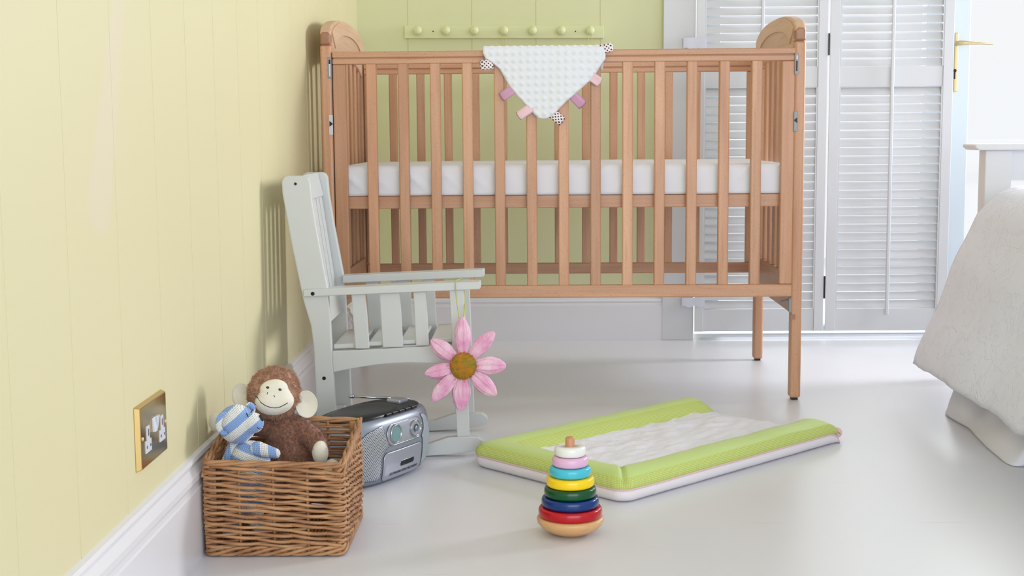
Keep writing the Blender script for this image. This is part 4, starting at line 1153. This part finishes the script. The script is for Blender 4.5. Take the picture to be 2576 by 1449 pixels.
# aerial: telescopic rod lying back to the left
Ri = Matrix.Rotation(-math.atan2(.87, .494), 3, 'Z')
A_ = Ri @ (Vector((-.262, 2.835, .1395))-Vector((-.2735, 2.68, 0))); B_ = Ri @ (Vector((-.3835, 2.80, .1525))-Vector((-.2735, 2.68, 0)))
b = MB(); b.tube([A_, A_.lerp(B_, .42)], .0014, 10); b.tube([A_.lerp(B_, .2), B_], .0028, 10); b.tube([A_.lerp(B_, .94), B_.lerp(A_, -.02)], .0042, 12); b.obj('aerial', CHROME, bo, smooth=True)

# ------------------------------------------------------------------ changing mat
F0 = Vector((.171, 2.503, 0)); U_ = Vector((.517, .506, 0)).normalized(); V_ = Vector((-U_.y, U_.x, 0)); LM, WM = .723, .425
mt = empty('changing_mat', F0+U_*LM/2+V_*WM/2); tag(mt, 'lime green gingham baby changing mat with a white towelling middle on the floor', 'changing mat')
invm = Matrix.Translation(-(F0+U_*LM/2+V_*WM/2))
def MP(u_, v_, z): p = F0+U_*u_+V_*v_; return Vector((p.x, p.y, z))
def path(o, r_, ua, n1=60, nc=14, n2=40, far=LM):
    """U-shaped path, open at u=far, offset o inward, corner radius r_"""
    P = []
    for i in range(n1): P.append((far+(o+r_-far)*i/n1, o))
    for i in range(nc): a = -PI/2-PI/2*i/nc; P.append((o+r_+r_*math.cos(a), o+r_+r_*math.sin(a)))
    for i in range(n2): P.append((o, o+r_+(WM-2*o-2*r_)*i/n2))
    for i in range(nc): a = PI-PI/2*i/nc; P.append((o+r_+r_*math.cos(a), WM-o-r_+r_*math.sin(a)))
    for i in range(n1+1): P.append((o+r_+(far-o-r_)*i/n1, WM-o))
    return P
PO, PI_ = path(0, .030, 0), path(.086, .020, 0, far=LM-.012)
npth = len(PO)
prof = [(-.002, .024), (-.006, .030), (-.005, .040), (.004, .0495), (.020, .0545), (.040, .0560), (.058, .0530), (.072, .0450), (.082, .0360), (.088, .0270)]
def mat_pt(i, q, z, low=.022):
    s = i/(npth-1); o = PO[i]; n_ = PI_[i]; t_ = q/.086
    uu, vv = o[0]+(n_[0]-o[0])*t_, o[1]+(n_[1]-o[1])*t_
    # rounded far ends
    e = min(s, 1-s)*(npth-1)*LM/60
    k = math.sqrt(max(0, 1-(1-min(1, e/.045))**2))
    zz = low+(z-low)*k if z > low else z
    p = MP(uu, vv, 0)
    w = noise.noise(Vector((p.x*14, p.y*14, z*40)))*.0022+noise.noise(Vector((p.x*40, p.y*40, 3)))*.0008
    # pinched corner at the front
    dc = math.hypot(uu-.035, vv-.035)
    zz -= (.007*math.exp(-(abs(uu-vv)/.006)**2)*(1 if dc < .06 else 0)*k if z > .03 else 0)
    return MP(uu, vv, zz+w*(1 if z > .03 else .3))
b = MB(); uv = []; acc = [0]
for i in range(1, npth): acc.append(acc[-1]+math.hypot(PO[i][0]-PO[i-1][0], PO[i][1]-PO[i-1][1]))
pl_ = [0]
for j in range(1, len(prof)): pl_.append(pl_[-1]+math.hypot(prof[j][0]-prof[j-1][0], prof[j][1]-prof[j-1][1]))
for i in range(npth):
    for j, (q, z) in enumerate(prof): b.v.append(tuple(mat_pt(i, q, z))); uv.append((acc[i], pl_[j]))
m = len(prof)
for i in range(npth-1):
    for j in range(m-1):
        b.f.append((i*m+j, (i+1)*m+j, (i+1)*m+j+1, i*m+j+1)); b.mi.append(0 if j < 3 or j > 5 else 1)
b.uv = uv
o = b.obj('bolster', [GING, LIME], mt, smooth=True); o.matrix_parent_inverse = invm; o['label'] = 'raised lime green border, plain on top and checked on its sides'
# white lower case
b = MB(); pr2 = [(.030, .0015), (.006, .001), (-.001, .006), (-.005, .014), (-.004, .022), (-.001, .0262)]
m = len(pr2); full = PO+[]
loop = [mat_pt(i, q, z, 0) for i in range(npth) for q, z in pr2]
b.v = [tuple(p) for p in loop]
for i in range(npth-1):
    for j in range(m-1): b.f.append((i*m+j, (i+1)*m+j, (i+1)*m+j+1, i*m+j+1)); b.mi.append(0)
# far end wall and bottom
for j in range(m-1):
    b.f.append((j, j+1, (npth-1)*m+j+1, (npth-1)*m+j)); b.mi.append(0)
b.f.append(tuple(i*m for i in range(npth))); b.mi.append(0)
o = b.obj('base', MATWHITE, mt, smooth=True); o.matrix_parent_inverse = invm
b = MB(); b.tube([mat_pt(i, -.0035, .0258, 0) for i in range(npth)], .0016, 6); o = b.obj('hem', PINKH, mt, smooth=True); o.matrix_parent_inverse = invm
# towelling centre
def tw(uu, vv):
    u_ = .075+(LM+.030-.075)*uu; v_ = .080+(WM-.160)*vv
    if u_ > LM-.05: v_ = WM/2+(v_-WM/2)*(1+.06*(u_-LM+.05)/.08)
    z = .0315+.0050*noise.noise(Vector((u_*9, v_*16, 0)))+.0045*noise.noise(Vector((u_*20, v_*44, 5)))+.002*noise.noise(Vector((u_*60, v_*70, 9)))
    if u_ > LM-.06: q = (u_-(LM-.06))/.09; z = z*(1-q**1.6)+.003*q**1.6
    return MP(u_, v_, max(z, .002))
b = MB(); b.grid(tw, 110, 60); o = b.obj('towelling_pad', TERRY, mt, smooth=True); o.matrix_parent_inverse = invm; o['label'] = 'white towelling centre'
b = MB(); b.ell(MP(LM+.012, .012, .020), (.012, .009, .012), 14, 10); o = b.obj('corner_tab', PINKH, mt, smooth=True); o.matrix_parent_inverse = invm; o['label'] = 'small pale pink tab'

# ------------------------------------------------------------------ stacking ring tower: every ring lifts off, so each is a thing
TX, TY = .0648, 2.322
b = MB(); b.lathe([(0.0, 0), (.022, .0005), (.036, .004), (.050, .0125), (.0575, .021), (.059, .027), (.0575, .0305), (.052, .0318), (.0085, .0318)], (TX, TY, 0), 72)
te = empty('stacking_tower', (TX, TY, 0)); tag(te, 'round maple base and centre peg carrying the coloured stacking rings', 'stacking toy')
invt = Matrix.Translation((-TX, -TY, 0))
o = b.obj('base', TOYWOOD, te, smooth=True); o.matrix_parent_inverse = invt
b = MB(); b.lathe([(.0082, .030), (.0082, .1690), (.0076, .1710), (.0060, .1722), (0, .1724)], (TX-.0003, TY, 0), 28); o = b.obj('peg', wood('peg_wood', 2, (206, 150, 112), (190, 132, 94), (160, 104, 70), .4, .2), te); smooth_angle(o, 50); o.matrix_parent_inverse = invt
ringc = [('red', (178, 8, 26), .0560), ('dark blue', (6, 48, 112), .0505), ('dark green', (0, 74, 36), .0458), ('yellow', (244, 206, 16), .0422), ('turquoise', (72, 188, 208), .0364), ('pale pink', (222, 178, 208), .0318), ('white', (232, 232, 228), .0274)]
pos = ['directly on the wooden base', 'between the red and green rings', 'between the blue and yellow rings', 'between the green and turquoise rings', 'between the yellow and pink rings', 'under the white top ring', 'topmost on the tower']
z = .0320; hgt = .0179
for (nm, c, R_), ps in zip(ringc, pos):
    b = MB(); pr_ = []
    ri = .0092; hh = hgt-.0002; rq = .0070
    for i in range(25):
        a = -PI/2+PI*i/24; pr_.append((R_-rq+rq*max(0, math.cos(a))**.62, hh/2+hh/2*math.copysign(abs(math.sin(a))**.85, math.sin(a))))
    pr_ = [(ri, hh*.08), (ri+.001, 0)]+pr_+[(ri+.001, hh), (ri, hh*.92)]
    b.lathe(pr_+[pr_[0]], (0, 0, 0), 64)
    o = b.obj('stacking_ring', mat('lacquer_'+nm.replace(' ', '_'), c, .22, spec=.4, coat=.1), smooth=True, merge=True); o.location = (TX, TY, z); z += hgt
    tag(o, f'{nm} lacquered wooden ring, {ps}', 'toy ring', 'rings of the stacking toy')

# ------------------------------------------------------------------ bed at the right
QUILT = mat('white_crinkled_quilt', (206, 204, 203), .9, sheen=.3)
def quilt_mat():
    t = NT('white_crinkled_quilt'); b = t.b; b.inputs['Base Color'].default_value = lin((230, 233, 250)); b.inputs['Roughness'].default_value = .85; b.inputs['Sheen Weight'].default_value = .3
    tc = t.n('ShaderNodeTexCoord')
    vo = t.n('ShaderNodeTexVoronoi', feature='DISTANCE_TO_EDGE'); vo.inputs['Scale'].default_value = 15
    nz = t.n('ShaderNodeTexNoise'); nz.inputs['Scale'].default_value = 9; nz.inputs['Detail'].default_value = 4
    mx = t.n('ShaderNodeMix', data_type='VECTOR'); mx.inputs[0].default_value = .3
    t.l(tc.outputs['Object'], nz.inputs['Vector']); t.l(tc.outputs['Object'], mx.inputs[4]); t.l(nz.outputs['Color'], mx.inputs[5]); t.l(mx.outputs[1], vo.inputs['Vector'])
    mr = t.n('ShaderNodeMapRange'); mr.inputs[2].default_value = .05; t.l(vo.outputs['Distance'], mr.inputs[0])
    ad = t.n('ShaderNodeMath', operation='ADD'); n2 = t.n('ShaderNodeTexNoise'); n2.inputs['Scale'].default_value = 60; n2.inputs['Detail'].default_value = 4
    t.l(tc.outputs['Object'], n2.inputs['Vector']); t.l(mr.outputs[0], ad.inputs[0]); t.l(n2.outputs[0], ad.inputs[1])
    bp = t.n('ShaderNodeBump'); bp.inputs['Strength'].default_value = .34; bp.inputs['Distance'].default_value = .004
    t.l(ad.outputs[0], bp.inputs['Height']); t.l(bp.outputs[0], b.inputs['Normal']); return t.m
QUILT = quilt_mat()
bd = empty('bed', (1.7, 3.0, 0)); tag(bd, 'white wooden bed with a panelled footboard in front of the glass door', 'bed')
invb = Matrix.Translation((-1.7, -3.0, 0))
def PBd(b, nm, m=BEDP, **k): o = b.obj(nm, m, bd, **k); o.matrix_parent_inverse = invb; return o
b = MB(); b.box(1.245, 1.3175, 3.755, 3.812, 0, .643); PBd(b, 'post', bevel=.003)
b = MB(); b.box(2.42, 2.49, 3.755, 3.812, 0, .643); PBd(b, 'post', bevel=.003)
b = MB(); b.prism([(1.218, .6425), (2.52, .6425), (2.52, .660), (1.208, .660), (1.206, .652)], lambda a, z, d: (a, d, z), 3.728, 3.838); PBd(b, 'cap_rail', bevel=.005, seg=3)
b = MB(); b.box(1.3175, 2.42, 3.772, 3.796, .5585, .643); PBd(b, 'top_panel', bevel=.002)
b = MB(); b.box(1.24, 2.46, 1.9, 3.72, .22, .30); b.box(1.3175, 2.42, 3.765, 3.80, .2, .32); PBd(b, 'bed_frame')
b = MB()
for x in (1.26, 2.40):
    b.box(x, x+.06, 1.92, 1.98, 0, .22)
PBd(b, 'leg')
b = MB(); b.box(1.245, 2.45, 1.92, 3.71, .301, .470); PBd(b, 'mattress', SHEET, bevel=.03, seg=4)
# quilt profile: from the hem up and over the bed (x, z) at the far end
qp = [(.9885, .0925), (.997, .1274), (1.0179, .1777), (1.0463, .2329), (1.0683, .293), (1.0833, .343), (1.1035, .3873), (1.1248, .4274), (1.1507, .4848), (1.1723, .5113), (1.2011, .5337), (1.2362, .5498), (1.2676, .5557), (1.34, .565), (1.5, .575), (1.9, .58), (2.3, .56), (2.5, .5), (2.56, .35), (2.58, .2)]
cum = [0]
for a, c in zip(qp, qp[1:]): cum.append(cum[-1]+math.hypot(c[0]-a[0], c[1]-a[1]))
def qat(s):
    s *= cum[-1]
    for i in range(len(cum)-1):
        if s <= cum[i+1]+1e-9:
            q = (s-cum[i])/(cum[i+1]-cum[i]); return (qp[i][0]+(qp[i+1][0]-qp[i][0])*q, qp[i][1]+(qp[i+1][1]-qp[i][1])*q, s)
    return (*qp[-1], s)
def qf(uu, vv):
    y = 3.52-1.60*uu; x, z, s = qat(vv)
    low = max(0, 1-s/.35)
    zz = z+low*(.013*math.sin(min(1, uu/.35)*PI)-.010*math.exp(-((y-2.74)/.07)**2)+.016*math.exp(-((y-2.62)/.06)**2))
    xx = x+low*(-.008+.010*math.sin(y*9+1)-.004*math.sin(y*21))
    w = .004*noise.noise(Vector((x*7, y*7, z*7)))+.0022*noise.noise(Vector((x*20, y*20, z*20)))
    yy = y-(.02*(1-min(1, s/.4)))*0
    if uu < .02: yy = y-.0
    return (xx+w-.006*math.exp(-uu/.01)*0, yy, zz+w*.7)
b = MB(); b.grid(qf, 150, 150)
q_ = b.obj('quilt', QUILT, smooth=True, solid=.008); tag(q_, 'large white crinkled quilt hanging over the side of the bed', 'quilt')
# bed valance gathered on the floor
fl_ = [(1.20, 3.47), (1.10, 3.42), (1.035, 3.345), (1.016, 3.285), (1.018, 3.21), (1.022, 3.14), (1.012, 3.05), (1.002, 2.96), (.996, 2.87), (.994, 2.80), (1.012, 2.775), (1.06, 2.79), (1.15, 2.78), (1.30, 2.76)]
tp_ = [(1.22, 3.46), (1.15, 3.42), (1.09, 3.36), (1.075, 3.30), (1.08, 3.21), (1.085, 3.13), (1.09, 3.04), (1.10, 2.95), (1.11, 2.87), (1.12, 2.83), (1.13, 2.82), (1.15, 2.82), (1.20, 2.82), (1.32, 2.80)]
def crv(tab, s):
    s *= len(tab)-1; i = min(int(s), len(tab)-2); t_ = s-i
    p0, p1, p2, p3 = [Vector(tab[k]) for k in (max(i-1, 0), i, i+1, min(i+2, len(tab)-1))]
    return .5*((2*p1)+(p2-p0)*t_+(2*p0-5*p1+4*p2-p3)*t_*t_+(3*p1-p0-3*p2+p3)*t_**3)
def vf(uu, vv):
    a, c = crv(fl_, uu), crv(tp_, uu)
    k = vv**.8; p = a.lerp(c, k)
    z = .004+.215*vv
    roll = .018*math.exp(-((vv-.12)/.10)**2)
    w = .008*noise.noise(Vector((uu*14, vv*3, 2)))+.006*math.sin(uu*24+vv*5)*(vv > .05)
    out = (a-c).normalized() if (a-c).length > 1e-4 else Vector((-1, 0))
    p = p+out*(roll*.3+w*.9*min(1, vv*5))
    if vv > .12: z += .02*math.sin(uu*11)*(vv)*.3
    return (p.x, p.y, z)
b = MB(); b.grid(vf, 140, 40); v_ = b.obj('bed_valance', mat('white_cotton_valance', (230, 232, 244), .85, bump=(10, .3, (1, 1, 1), .006)), smooth=True, solid=.003)
tag(v_, 'white cotton sheet bunched on the floor under the hem of the quilt', 'sheet')
